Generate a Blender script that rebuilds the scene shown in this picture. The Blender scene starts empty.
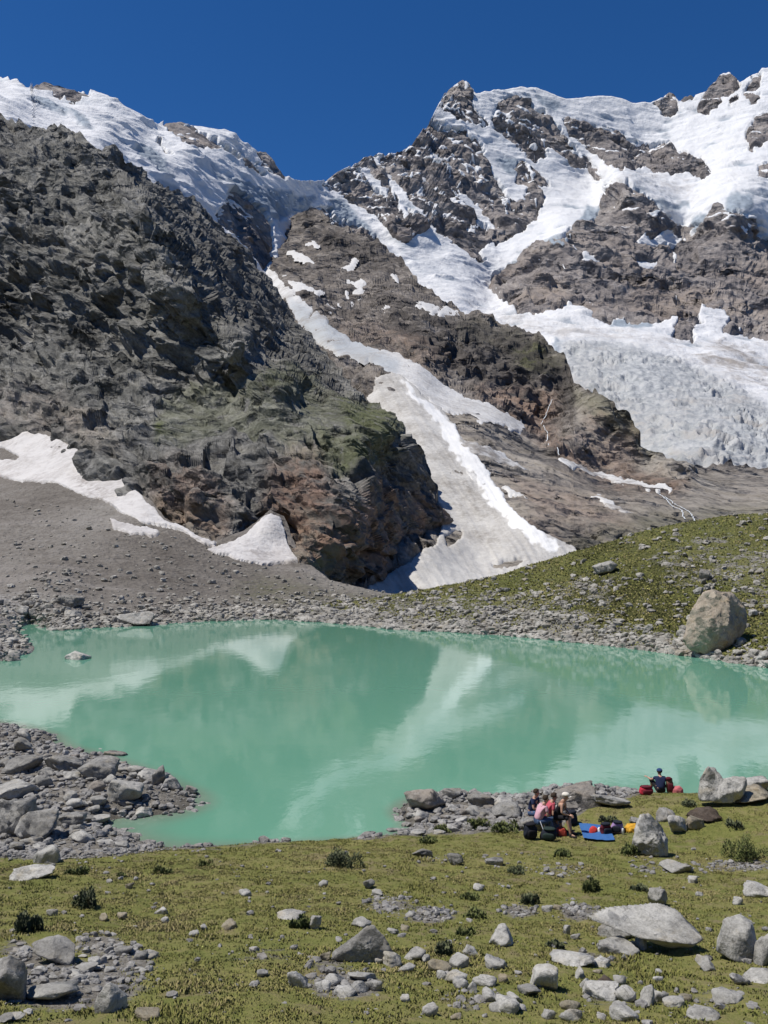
import bpy, bmesh, math, random
import numpy as np
from mathutils import Vector, Matrix, Euler

rng = np.random.default_rng(7)
random.seed(7)
scene = bpy.context.scene
COL = scene.collection

# ------------------------------------------------------------------ camera
F = 900.0
CAMZ = 9.5                       # eye height above the lake, lake level is z = 0
TH = math.atan(28 / 900.0)
cam_d = bpy.data.cameras.new("camera")
cam = bpy.data.objects.new("camera", cam_d)
COL.objects.link(cam)
cam.location = (0, 0, CAMZ)
cam.rotation_euler = (math.pi / 2 + TH, 0, 0)
cam_d.sensor_fit = 'VERTICAL'
cam_d.sensor_height = 36.0
cam_d.sensor_width = 27.0
cam_d.lens = 36.0 * F / 1024.0
cam_d.clip_end = 20000
cam_d.clip_start = 0.1
scene.camera = cam


def pt(px, py, Y):
    """world point at forward distance Y along the sight line"""
    px = np.asarray(px, float); py = np.asarray(py, float); Y = np.asarray(Y, float)
    u = (px - 384) / F
    v = (512 - py) / F
    dy = math.cos(TH) - v * math.sin(TH)
    dz = math.sin(TH) + v * math.cos(TH)
    return np.stack([Y * u / dy, Y + 0 * px, CAMZ + Y * dz / dy], -1)


def to_px(P):
    x, y, z = P[..., 0], P[..., 1], P[..., 2] - CAMZ
    f = y * math.cos(TH) + z * math.sin(TH)
    up = -y * math.sin(TH) + z * math.cos(TH)
    f = np.maximum(f, 0.2)
    return 384 + F * x / f, 512 - F * up / f


def ywater(px, py, z=0.0):
    v = (512 - py) / F
    dy = math.cos(TH) - v * math.sin(TH)
    dz = math.sin(TH) + v * math.cos(TH)
    return (z - CAMZ) * dy / dz


# ------------------------------------------------------------------ noise
_perm = np.random.default_rng(3).permutation(256).astype(np.int32)
_perm = np.concatenate([_perm, _perm, _perm])
_g = np.random.default_rng(5).normal(size=(256, 3)).astype(np.float32)
_g /= np.linalg.norm(_g, axis=1, keepdims=True)
_jit = np.random.default_rng(9).random((256, 3)).astype(np.float32)
_rnd = np.random.default_rng(11).random((256, 4)).astype(np.float32)


def _hash(i, j, k):
    return _perm[_perm[_perm[i & 255] + (j & 255)] + (k & 255)]


def perlin(p):
    sh = p.shape[:-1]
    p = p.reshape(-1, 3).astype(np.float32)
    i0 = np.floor(p).astype(np.int32)
    f = p - i0
    w = f * f * f * (f * (f * 6 - 15) + 10)
    out = np.zeros(len(p), np.float32)
    for dx in (0, 1):
        wx = w[:, 0] if dx else 1 - w[:, 0]
        for dy in (0, 1):
            wy = w[:, 1] if dy else 1 - w[:, 1]
            for dz in (0, 1):
                wz = w[:, 2] if dz else 1 - w[:, 2]
                g = _g[_hash(i0[:, 0] + dx, i0[:, 1] + dy, i0[:, 2] + dz)]
                d = g[:, 0] * (f[:, 0] - dx) + g[:, 1] * (f[:, 1] - dy) + g[:, 2] * (f[:, 2] - dz)
                out += wx * wy * wz * d
    return (out * 1.6).reshape(sh)


def fbm(p, octs=4, gain=0.5, lac=2.03):
    a, s, t = 1.0, 0.0, 0.0
    for o in range(octs):
        s = s + a * perlin(p + 17.3 * o)
        t += a
        a *= gain
        p = p * lac
    return s / t


def ridged(p, octs=4, gain=0.5, lac=2.1):
    a, s, t, pr = 1.0, 0.0, 0.0, 1.0
    for o in range(octs):
        r = 1 - np.abs(perlin(p + 31.7 * o))
        r = r * r
        s = s + a * r * pr
        pr = np.clip(r * 1.3, 0, 1)
        t += a
        a *= gain
        p = p * lac
    return s / t


def facets(p, tilt=0.9, sharp=True):
    """blocky relief: each voronoi cell is a small tilted plane with its own height"""
    sh = p.shape[:-1]
    p = p.reshape(-1, 3).astype(np.float32)
    i0 = np.floor(p).astype(np.int32)
    best = np.full(len(p), 9.0, np.float32)
    val = np.zeros(len(p), np.float32)
    for dx in (-1, 0, 1):
        for dy in (-1, 0, 1):
            for dz in (-1, 0, 1):
                c = i0 + np.array([dx, dy, dz], np.int32)
                h = _hash(c[:, 0], c[:, 1], c[:, 2])
                d = p - (c + _jit[h])
                q = (d * d).sum(1)
                m = q < best
                t = _rnd[h]
                v = (t[:, 3] - .5) + tilt * ((t[:, 0] - .5) * d[:, 0] + (t[:, 1] - .5) * d[:, 1] + (t[:, 2] - .5) * d[:, 2]) * 2
                best = np.where(m, q, best)
                val = np.where(m, v, val)
    return val.reshape(sh)


def soft_facets(p, tilt=0.9):
    a = facets(p, tilt)
    return box(a, 1, 1) if a.ndim == 2 else a


def sstep(a, b, x):
    t = np.clip((x - a) / (b - a), 0, 1)
    return t * t * (3 - 2 * t)


# ------------------------------------------------------------------ masks traced as outlines on the rock faces
MX0, MY0, MW, MH = -100, 20, 980, 700
_gx, _gy = np.meshgrid(np.arange(MW) + MX0, np.arange(MH) + MY0)


def box(a, r, n=2):
    for _ in range(n):
        for ax in (0, 1):
            pad = [(0, 0), (0, 0)]
            pad[ax] = (r + 1, r)
            c = np.cumsum(np.pad(a, pad, mode='edge'), axis=ax)
            k = 2 * r + 1
            if ax == 0:
                a = (c[k:] - c[:-k]) / k
            else:
                a = (c[:, k:] - c[:, :-k]) / k
    return a


def poly(m, pts, val=1.0):
    pts = np.array(pts, float)
    x0, y0 = np.floor(pts.min(0)).astype(int) - 1
    x1, y1 = np.ceil(pts.max(0)).astype(int) + 1
    a0, b0 = max(x0 - MX0, 0), max(y0 - MY0, 0)
    a1, b1 = min(x1 - MX0, MW), min(y1 - MY0, MH)
    if a1 <= a0 or b1 <= b0:
        return m
    X = _gx[b0:b1, a0:a1]; Y = _gy[b0:b1, a0:a1]
    ins = np.zeros(X.shape, bool)
    n = len(pts)
    for i in range(n):
        xa, ya = pts[i]; xb, yb = pts[(i + 1) % n]
        if ya == yb:
            continue
        c = ((ya > Y) != (yb > Y)) & (X < (xb - xa) * (Y - ya) / (yb - ya) + xa)
        ins ^= c
    m[b0:b1, a0:a1][ins] = val
    return m


def stroke(m, pts, w, val=1.0):
    """a thin band along a line; w = one width or one per vertex"""
    pts = np.array(pts, float)
    ws = np.full(len(pts), w, float) if np.isscalar(w) else np.array(w, float)
    for i in range(len(pts) - 1):
        a, b = pts[i], pts[i + 1]
        d = b - a
        L = max(np.hypot(*d), 1e-6)
        nrm = np.array([-d[1], d[0]]) / L
        poly(m, [a + nrm * ws[i] / 2, b + nrm * ws[i + 1] / 2, b - nrm * ws[i + 1] / 2, a - nrm * ws[i] / 2], val)
    return m


def blank(v=0.0):
    return np.full((MH, MW), float(v))


def samp(m, px, py):
    x = np.clip(px - MX0, 0, MW - 1.001); y = np.clip(py - MY0, 0, MH - 1.001)
    i = x.astype(int); j = y.astype(int)
    fx = x - i; fy = y - j
    return (m[j, i] * (1 - fx) + m[j, i + 1] * fx) * (1 - fy) + (m[j + 1, i] * (1 - fx) + m[j + 1, i + 1] * fx) * fy


# ------------------------------------------------------------------ smooth interpolation
class RBF:
    def __init__(self, pts, vals, c):
        self.p = np.array(pts, float); self.c = c
        n = len(self.p)
        r = np.sqrt(((self.p[:, None] - self.p[None]) ** 2).sum(-1) + c * c)
        self.s = self.p.std(0) + 1e-9
        A = np.zeros((n + 3, n + 3))
        A[:n, :n] = -r
        A[:n, :n] += np.eye(n) * 1e-3 * c
        A[:n, n] = A[n, :n] = 1
        A[:n, n + 1:] = self.p / 100; A[n + 1:, :n] = self.p.T / 100
        self.w = np.linalg.solve(A, np.concatenate([np.array(vals, float), [0, 0, 0]]))

    def __call__(self, x, y):
        sh = np.shape(x)
        x = np.ravel(x).astype(float); y = np.ravel(y).astype(float)
        n = len(self.p)
        out = self.w[n] + self.w[n + 1] * x / 100 + self.w[n + 2] * y / 100
        for k in range(n):
            out -= self.w[k] * np.sqrt((x - self.p[k, 0]) ** 2 + (y - self.p[k, 1]) ** 2 + self.c ** 2)
        return out.reshape(sh)


def depth_field(ctrl, c=15):
    ctrl = np.array(ctrl, float)
    f = RBF(ctrl[:, :2], np.log(ctrl[:, 2]), c)
    return lambda x, y: np.exp(f(x, y))


# ------------------------------------------------------------------ mesh helpers
def np_mesh(name, V, Fc, mat=None, smooth=True, attrs=None, parent=None, mats=None, fmat=None, link=True):
    V = np.asarray(V, np.float32).reshape(-1, 3)
    me = bpy.data.meshes.new(name)
    Fc = np.asarray(Fc, np.int32)
    k = Fc.shape[1]
    me.vertices.add(len(V)); me.vertices.foreach_set('co', V.ravel())
    me.loops.add(Fc.size); me.loops.foreach_set('vertex_index', Fc.ravel())
    me.polygons.add(len(Fc))
    me.polygons.foreach_set('loop_start', np.arange(0, Fc.size, k, dtype=np.int32))
    me.polygons.foreach_set('loop_total', np.full(len(Fc), k, np.int32))
    me.polygons.foreach_set('use_smooth', np.full(len(Fc), smooth, bool))
    if attrs:
        for nm, a in attrs.items():
            at = me.attributes.new(nm, 'FLOAT', 'POINT')
            at.data.foreach_set('value', np.asarray(a, np.float32).ravel())
    for m_ in (mats or ([mat] if mat else [])):
        me.materials.append(m_)
    if fmat is not None:
        me.polygons.foreach_set('material_index', np.asarray(fmat, np.int32))
    me.update(calc_edges=True)
    me.validate()
    if not link:
        return me
    o = bpy.data.objects.new(name, me)
    COL.objects.link(o)
    if parent:
        o.parent = parent
    return o


def grid_faces(ny, nx, keep=None):
    j, i = np.meshgrid(np.arange(ny - 1), np.arange(nx - 1), indexing='ij')
    a = j * nx + i
    Fc = np.stack([a, a + nx, a + nx + 1, a + 1], -1).reshape(-1, 4)
    if keep is not None:
        k = keep[:-1, :-1] | keep[1:, :-1] | keep[1:, 1:] | keep[:-1, 1:]
        Fc = Fc[k.ravel()]
    return Fc


def compact(V, Fc, attrs):
    used = np.unique(Fc)
    mp = np.full(len(V), -1, np.int32); mp[used] = np.arange(len(used))
    return V[used], mp[Fc], {k: np.ravel(a)[used] for k, a in attrs.items()}


def struct(o):
    o['kind'] = 'structure'
    return o


def tag(o, label, cat, group=None, kind=None):
    if label: o['label'] = label
    if cat: o['category'] = cat
    if group: o['group'] = group
    if kind: o['kind'] = kind
    return o


def blur_grid(a, r):
    if a.ndim == 3:
        return np.stack([box(a[..., k], r) for k in range(a.shape[-1])], -1)
    return box(a, r)


def normals_of(P):
    du = np.gradient(P, axis=1); dv = np.gradient(P, axis=0)
    n = np.cross(dv, du)
    return n / (np.linalg.norm(n, axis=-1, keepdims=True) + 1e-9)


def interp(poly_, x):
    a = np.array(poly_, float)
    return np.interp(x, a[:, 0], a[:, 1])


class Relief:
    """one mountain face as a sheet through surveyed points"""
    def __init__(s, x0, x1, top, bot, ctrl, step=1.25, c=15, blur=6):
        nx = int((x1 - x0) / step) + 1
        xs = np.linspace(x0, x1, nx)
        t = interp(top, xs); b = interp(bot, xs)
        ny = int((b - t).max() / step) + 1
        v = np.linspace(0, 1, ny)[:, None]
        s.px = np.repeat(xs[None], ny, 0)
        s.py = t[None] + v * (b - t)[None]
        s.depth = depth_field(ctrl, c)
        s.Y = s.depth(s.px, s.py)
        s.P = pt(s.px, s.py, s.Y)
        s.N = normals_of(s.P)
        s.N = blur_grid(s.N, blur)
        s.N /= np.linalg.norm(s.N, axis=-1, keepdims=True) + 1e-9
        s.ny, s.nx = ny, nx

    def warp(s, amp=3.0, wl=12.0, seed=0):
        q = np.stack([s.px / wl, s.py / wl, np.full_like(s.px, seed + .5)], -1)
        a = perlin(q) + .5 * perlin(q * 2.7 + 9)
        b = perlin(q + 50) + .5 * perlin(q * 2.7 + 70)
        return s.px + amp * a, s.py + amp * b


def settle(R, d):
    """even the relief out where a wall is so steep that the sheet is stretched thin"""
    for _ in range(4):
        P = R.P + R.N * d[..., None]
        st = np.linalg.norm(np.gradient(P, axis=0), axis=-1)
        st = st / (np.linalg.norm(np.gradient(R.P, axis=0), axis=-1) + 1e-6)
        w = box(sstep(1.45, 2.5, box(st, 1, 1)), 2, 2)
        w = np.clip(w * 1.6, 0, 1)
        d = d * (1 - w) + box(d, 3, 2) * w
    return d


def with_back(P, attrs, step, drop=0.9, n=14):
    """continue a crest down its far side"""
    top = P[0]
    rad = top.copy(); rad[:, 2] = 0; rad /= np.linalg.norm(rad, axis=1, keepdims=True)
    rows = []
    for k in range(n, 0, -1):
        d = step * k * (1 + .12 * k)
        q = top + rad * d; q[:, 2] -= drop * d
        rows.append(q)
    P2 = np.concatenate([np.array(rows), P], 0)
    A2 = {k: np.concatenate([np.repeat(a[:1], n, 0), a], 0) for k, a in attrs.items()}
    return P2, A2

# ------------------------------------------------------------------ materials
class NT:
    def __init__(s, name):
        s.m = bpy.data.materials.new(name)
        s.m.use_nodes = True
        s.t = s.m.node_tree
        s.t.nodes.clear()
        s.out = s.t.nodes.new('ShaderNodeOutputMaterial')
        s.co = None

    def n(s, typ, **kw):
        nd = s.t.nodes.new('ShaderNode' + typ)
        for k, v in kw.items():
            setattr(nd, k, v)
        return nd

    def lk(s, a, b):
        s.t.links.new(a, b)

    def pos(s):
        if s.co is None:
            s.co = s.n('TexCoord').outputs['Object']
        return s.co

    def world(s):
        return s.n('NewGeometry').outputs['Position']

    def noise(s, scale, detail=4, rough=.55, vec=None, dist=0.0, stretch=None):
        v = vec or s.pos()
        if stretch:
            mp = s.n('Mapping'); mp.inputs['Scale'].default_value = stretch
            s.lk(v, mp.inputs['Vector']); v = mp.outputs[0]
        nd = s.n('TexNoise')
        nd.inputs['Scale'].default_value = scale
        nd.inputs['Detail'].default_value = detail
        nd.inputs['Roughness'].default_value = rough
        nd.inputs['Distortion'].default_value = dist
        s.lk(v, nd.inputs['Vector'])
        return nd.outputs['Fac']

    def voro(s, scale, vec=None, feature='F1', out='Distance'):
        nd = s.n('TexVoronoi', feature=feature)
        nd.inputs['Scale'].default_value = scale
        s.lk(vec or s.pos(), nd.inputs['Vector'])
        return nd.outputs[out]

    def attr(s, name):
        return s.n('Attribute', attribute_name=name).outputs['Fac']

    def rng(s, x, a, b, c=0.0, d=1.0):
        nd = s.n('MapRange'); nd.interpolation_type = 'SMOOTHSTEP' if (c, d) == (0.0, 1.0) else 'LINEAR'
        s.lk(x, nd.inputs[0])
        for i, v in enumerate((a, b, c, d)):
            nd.inputs[i + 1].default_value = v
        return nd.outputs[0]

    def math(s, op, a, b=None):
        nd = s.n('Math', operation=op)
        for i, v in enumerate((a, b)):
            if v is None: continue
            if isinstance(v, (int, float)): nd.inputs[i].default_value = v
            else: s.lk(v, nd.inputs[i])
        return nd.outputs[0]

    def ramp(s, x, stops):
        nd = s.n('ValToRGB')
        e = nd.color_ramp.elements
        while len(e) < len(stops): e.new(.5)
        for k, (p, c) in enumerate(stops):
            e[k].position = p; e[k].color = (*c, 1)
        s.lk(x, nd.inputs[0])
        return nd.outputs[0]

    def mix(s, f, a, b, mode='MIX'):
        nd = s.n('Mix', data_type='RGBA', blend_type=mode)
        for sock, v in ((nd.inputs[0], f), (nd.inputs[6], a), (nd.inputs[7], b)):
            if isinstance(v, (int, float)): sock.default_value = v
            elif isinstance(v, tuple): sock.default_value = (*v, 1)
            else: s.lk(v, sock)
        return nd.outputs[2]

    def cells(s, vec, scales, dist=.35):
        """broken-rock normals: every cell of a warped voronoi pattern leans its own way"""
        nrm = s.n('NewGeometry').outputs['Normal']
        for sc, amt in scales:
            nz = s.n('TexNoise'); nz.inputs['Scale'].default_value = sc * 1.3; nz.inputs['Detail'].default_value = 4
            s.lk(vec, nz.inputs['Vector'])
            off = s.n('VectorMath', operation='MULTIPLY_ADD')
            s.lk(nz.outputs['Color'], off.inputs[0]); off.inputs[1].default_value = (dist / sc * 2,) * 3
            s.lk(vec, off.inputs[2])
            vo = s.n('TexVoronoi'); vo.inputs['Scale'].default_value = sc
            s.lk(off.outputs[0], vo.inputs['Vector'])
            sub = s.n('VectorMath', operation='SUBTRACT'); s.lk(vo.outputs['Color'], sub.inputs[0]); sub.inputs[1].default_value = (.5, .5, .5)
            ma = s.n('VectorMath', operation='MULTIPLY_ADD'); s.lk(sub.outputs[0], ma.inputs[0]); ma.inputs[1].default_value = (amt,) * 3
            s.lk(nrm, ma.inputs[2]); nrm = ma.outputs[0]
        nn = s.n('VectorMath', operation='NORMALIZE'); s.lk(nrm, nn.inputs[0])
        return nn.outputs[0]

    def bump(s, h, strength, dist, prev=None):
        nd = s.n('Bump')
        nd.inputs['Strength'].default_value = strength
        nd.inputs['Distance'].default_value = dist
        s.lk(h, nd.inputs['Height'])
        if prev: s.lk(prev, nd.inputs['Normal'])
        return nd.outputs[0]

    def bsdf(s, col, rough=.9, spec=.2, normal=None, **kw):
        b = s.n('BsdfPrincipled')
        if isinstance(col, tuple): b.inputs['Base Color'].default_value = (*col, 1)
        else: s.lk(col, b.inputs['Base Color'])
        if isinstance(rough, (int, float)): b.inputs['Roughness'].default_value = rough
        else: s.lk(rough, b.inputs['Roughness'])
        b.inputs['Specular IOR Level'].default_value = spec
        if normal: s.lk(normal, b.inputs['Normal'])
        for k, v in kw.items():
            b.inputs[k].default_value = v
        s.lk(b.outputs[0], s.out.inputs[0])
        return s.m


def mat_cliff(name, u, dark, mid, lite, grass=(.075, .085, .028), rust=(.19, .10, .06), haze=0.0, tan=(.30, .25, .19), facet=1.0, dip=-.7):
    """u = size of one picture pixel at this distance (m): sets the grain of the rock"""
    s = NT(name)
    n1 = s.noise(1 / (60 * u), 6, .62)
    md = s.n('Mapping'); md.inputs['Rotation'].default_value = (0, dip, 0); s.lk(s.pos(), md.inputs['Vector'])
    n2 = s.noise(1 / (10 * u), 5, .65, vec=md.outputs[0], stretch=(.38, .7, 1.7), dist=.3)
    n3 = s.noise(1 / (2.6 * u), 4, .65)
    mixn = s.math('ADD', s.math('MULTIPLY', n1, .40), s.math('ADD', s.math('MULTIPLY', n2, .35), s.math('MULTIPLY', n3, .25)))
    c = s.ramp(mixn, [(.41, dark), (.5, mid), (.585, lite)])
    v = s.noise(1 / (30 * u), 4, .6, dist=.5)
    t = s.math('MULTIPLY', s.attr('tan'), s.rng(n2, .2, .55))
    c = s.mix(t, c, tan)
    g = s.math('MULTIPLY', s.attr('grass'), s.rng(s.noise(1 / (14 * u), 5, .7), .30, .50))
    gc = s.mix(n3, tuple(k * .7 for k in grass), tuple(k * 1.35 for k in grass))
    c = s.mix(g, c, gc)
    c = s.mix(s.math('MULTIPLY', s.attr('darkrock_shade'), s.rng(s.noise(1 / (20 * u), 4, .6), .34, .5)), c, s.mix(n2, tuple(k * .55 for k in dark), tuple(k * 1.15 for k in dark)))  # masked darkening: dark rock together with shade put into the base colour
    r = s.math('MULTIPLY', s.attr('rust'), s.rng(s.math('ADD', s.math('MULTIPLY', v, .5), s.math('MULTIPLY', n2, .5)), .36, .58))
    c = s.mix(r, c, s.mix(n2, tuple(k * .55 for k in rust), tuple(min(k * 1.6, 1) for k in rust)))
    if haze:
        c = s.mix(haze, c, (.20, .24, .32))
    mp = s.n('Mapping'); mp.inputs['Rotation'].default_value = (0, dip, 0); mp.inputs['Scale'].default_value = (.42, .8, 1.35)
    s.lk(s.pos(), mp.inputs['Vector'])
    bn = s.cells(mp.outputs[0], [(1 / (24 * u), .7 * facet), (1 / (9 * u), 1.0 * facet), (1 / (3.6 * u), .8 * facet)])
    bn = s.bump(n2, .8, 3.0 * u, bn)
    bn = s.bump(n3, .7, 1.0 * u, bn)
    return s.bsdf(c, .92, .12, bn)


def mat_snow(name, u, clean=(.74, .745, .75), dirt=(.34, .31, .28), base_dirt=0.0, ice=(.37, .43, .49)):
    s = NT(name)
    n1 = s.noise(1 / (40 * u), 6, .62, dist=.4)
    n2 = s.noise(1 / (6 * u), 5, .65)
    n3 = s.noise(1 / (2.5 * u), 3, .6)
    c = s.mix(s.attr('ice'), clean, s.mix(s.rng(n2, .3, .7), tuple(k * .72 for k in ice), ice))
    c = s.mix(s.attr('fall'), c, s.mix(s.rng(n2, .32, .66), (.25, .27, .285), (.47, .485, .49)))
    d = s.math('MULTIPLY', s.rng(s.math('ADD', s.math('MULTIPLY', n1, .55), s.math('MULTIPLY', n2, .45)), .42, .66), s.attr('dirt'))
    c = s.mix(d, c, dirt)
    if base_dirt:
        c = s.mix(s.math('MULTIPLY', s.rng(n3, .25, .75), base_dirt), c, dirt)
    bn = s.bump(n1, .4, 7 * u)
    bn = s.bump(n2, .6, 2.2 * u, bn)
    bn = s.bump(n3, .4, .7 * u, bn)
    return s.bsdf(c, .75, .25, bn)


def mat_scree(name):
    s = NT(name)
    n1 = s.noise(.035, 6, .6, stretch=(1, 1, 2))
    n2 = s.noise(.6, 5, .7)
    n3 = s.noise(2.5, 4, .7)
    m = s.math('ADD', s.math('MULTIPLY', n1, .45), s.math('ADD', s.math('MULTIPLY', n2, .3), s.math('MULTIPLY', n3, .25)))
    c = s.ramp(m, [(.36, (.100, .089, .078)), (.5, (.182, .166, .147)), (.64, (.285, .27, .248))])
    st = s.rng(s.noise(.05, 4, .6, stretch=(.5, 1.6, 1), dist=1.2), .55, .68)
    c = s.mix(s.math('MULTIPLY', st, .5), c, (.27, .25, .23))
    c = s.mix(s.math('MULTIPLY', s.attr('grass'), s.rng(n2, .38, .6)), c, (.075, .08, .03))
    vo = s.voro(1.3)
    c = s.mix(s.math('MULTIPLY', s.attr('stony'), s.rng(vo, .55, .1)), c, (.33, .325, .31))
    bn = s.bump(n2, .9, .5)
    bn = s.bump(vo, .5, .4, bn)
    return s.bsdf(c, .95, .1, bn)


def mat_moraine(name):
    s = NT(name)
    n1 = s.noise(.06, 5, .6, stretch=(1, .6, 1))
    n2 = s.noise(.7, 6, .72)
    n3 = s.noise(3.2, 4, .7)
    m = s.math('ADD', s.math('MULTIPLY', n2, .55), s.math('MULTIPLY', n3, .45))
    gc = s.ramp(m, [(.36, (.066, .076, .026)), (.48, (.114, .122, .042)), (.58, (.162, .158, .062)), (.68, (.24, .215, .125))])
    gc = s.mix(s.rng(n1, .45, .68), gc, (.050, .052, .018), 'MIX')
    rc = s.ramp(n3, [(.35, (.10, .095, .08)), (.5, (.20, .19, .165)), (.65, (.34, .33, .30))])
    g = s.math('ADD', s.attr('grass'), s.math('MULTIPLY', s.math('SUBTRACT', n2, .5), 2.2))
    c = s.mix(s.rng(g, .35, .62), rc, gc)
    bn = s.bump(n2, .9, .35)
    bn = s.bump(n3, .9, .12, bn)
    return s.bsdf(c, .95, .1, bn)


def mat_turf(name):
    s = NT(name)
    n1 = s.noise(.45, 6, .65, dist=.4)
    n2 = s.noise(3.5, 6, .7)
    n3 = s.noise(22, 4, .7)
    m = s.math('ADD', s.math('MULTIPLY', n1, .35), s.math('ADD', s.math('MULTIPLY', n2, .4), s.math('MULTIPLY', n3, .25)))
    gc = s.ramp(m, [(.36, (.115, .134, .035)), (.46, (.170, .178, .052)), (.55, (.225, .208, .076)), (.66, (.30, .255, .13))])
    rc = s.ramp(s.math('ADD', s.math('MULTIPLY', n2, .5), s.math('MULTIPLY', n3, .5)), [(.36, (.085, .075, .062)), (.5, (.19, .175, .15)), (.64, (.31, .295, .265))])
    soil = s.rng(s.math('ADD', s.math('MULTIPLY', s.noise(.9, 5, .65), .6), s.math('MULTIPLY', n2, .4)), .51, .62)
    gc = s.mix(s.math('MULTIPLY', soil, .7), gc, (.205, .165, .098))
    g = s.math('ADD', s.attr('grass'), s.math('MULTIPLY', s.math('SUBTRACT', n2, .5), 1.3))
    c = s.mix(s.rng(g, .38, .60), rc, gc)
    c = s.mix(s.math('MULTIPLY', s.attr('wet'), .7), c, (.055, .052, .042))
    bn = s.bump(n2, .8, .10)
    bn = s.bump(n3, .9, .03, bn)
    return s.bsdf(c, .95, .12, bn)


def mat_rock(name, dark, mid, lite, lichen=.35, warm=0.0, bumpd=.05, sc=1.0, spots=(.06, .06, .05)):
    s = NT(name)
    v = s.world()
    n1 = s.noise(1.1 * sc, 6, .62, vec=v, dist=.3)
    n2 = s.noise(6 * sc, 6, .7, vec=v)
    n3 = s.noise(30 * sc, 4, .7, vec=v)
    m = s.math('ADD', s.math('MULTIPLY', n1, .4), s.math('ADD', s.math('MULTIPLY', n2, .35), s.math('MULTIPLY', n3, .25)))
    c = s.ramp(m, [(.40, dark), (.5, mid), (.59, lite)])
    oi = s.n('ObjectInfo').outputs['Random']
    c = s.mix(s.rng(oi, 0, 1, 0, .28), c, tuple(k * .62 for k in dark))
    c = s.mix(s.math('MULTIPLY', s.rng(n2, .55, .68), lichen), c, spots)
    c = s.mix(s.math('MULTIPLY', s.rng(s.noise(2.3 * sc, 4, .6, vec=v), .54, .7), .45), c, (mid[0] * 1.05, mid[1] * .93, mid[2] * .72))
    if warm:
        c = s.mix(s.math('MULTIPLY', s.rng(n1, .45, .6), warm), c, (.27, .20, .13))
    ck = s.n('TexVoronoi', feature='DISTANCE_TO_EDGE'); ck.inputs['Scale'].default_value = 1.7 * sc
    wv = s.n('VectorMath', operation='MULTIPLY_ADD'); wn = s.n('TexNoise'); wn.inputs['Scale'].default_value = 3 * sc; wn.inputs['Detail'].default_value = 5
    s.lk(v, wn.inputs['Vector']); s.lk(wn.outputs['Color'], wv.inputs[0]); wv.inputs[1].default_value = (.7 / sc,) * 3; s.lk(v, wv.inputs[2]); s.lk(wv.outputs[0], ck.inputs['Vector'])
    crack = s.math('MULTIPLY', s.rng(ck.outputs['Distance'], .028, .0), s.rng(n1, .42, .56))
    c = s.mix(s.math('MULTIPLY', crack, .42), c, (.035, .032, .03))
    bn = s.cells(v, [(2.2 * sc, .6), (6.5 * sc, .6)])
    bn = s.bump(n1, .5, bumpd * 2, bn)
    bn = s.bump(n2, .7, bumpd, bn)
    bn = s.bump(n3, .6, bumpd * .3, bn)
    return s.bsdf(c, .9, .18, bn)


def mat_plain(name, col, rough=.8, spec=.3, var=.25, scale=30):
    s = NT(name)
    n = s.noise(scale, 4, .6)
    c = s.mix(n, tuple(k * (1 - var) for k in col), tuple(min(k * (1 + var), 1) for k in col))
    return s.bsdf(c, rough, spec, s.bump(n, .4, .01))


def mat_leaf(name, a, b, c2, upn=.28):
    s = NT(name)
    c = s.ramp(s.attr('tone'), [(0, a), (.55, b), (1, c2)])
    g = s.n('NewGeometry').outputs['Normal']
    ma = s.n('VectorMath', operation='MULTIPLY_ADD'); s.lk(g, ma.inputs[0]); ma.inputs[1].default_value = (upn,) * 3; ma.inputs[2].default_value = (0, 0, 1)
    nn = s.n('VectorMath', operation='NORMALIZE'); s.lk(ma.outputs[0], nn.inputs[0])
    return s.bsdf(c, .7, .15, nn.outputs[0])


def mat_lake():
    s = NT('glacial_lake_water')
    v = s.pos()
    n1 = s.noise(.05, 4, .5, stretch=(1, .5, 1))
    c = s.mix(n1, (.125, .318, .214), (.150, .352, .246))
    sh = s.attr('shallow')
    c = s.mix(s.math('MULTIPLY', s.rng(sh, .45, 1.0), .75), c, s.mix(s.noise(1.6, 5, .7), (.14, .16, .11), (.23, .26, .20)))
    r1 = s.noise(.9, 3, .5, stretch=(1, .6, 1))
    r2 = s.noise(5.0, 3, .55, stretch=(1, .7, 1))
    bn = s.bump(r1, .07, .10)
    bn = s.bump(r2, .08, .02, bn)
    rp = s.rng(s.noise(.045, 4, .55, stretch=(.5, 1.3, 1), dist=.6), .42, .62, .025, .065)
    m = s.bsdf(c, rp, .5, bn)
    b = [n for n in s.t.nodes if n.type == 'BSDF_PRINCIPLED'][0]
    b.inputs['IOR'].default_value = 1.5
    return m

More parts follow.
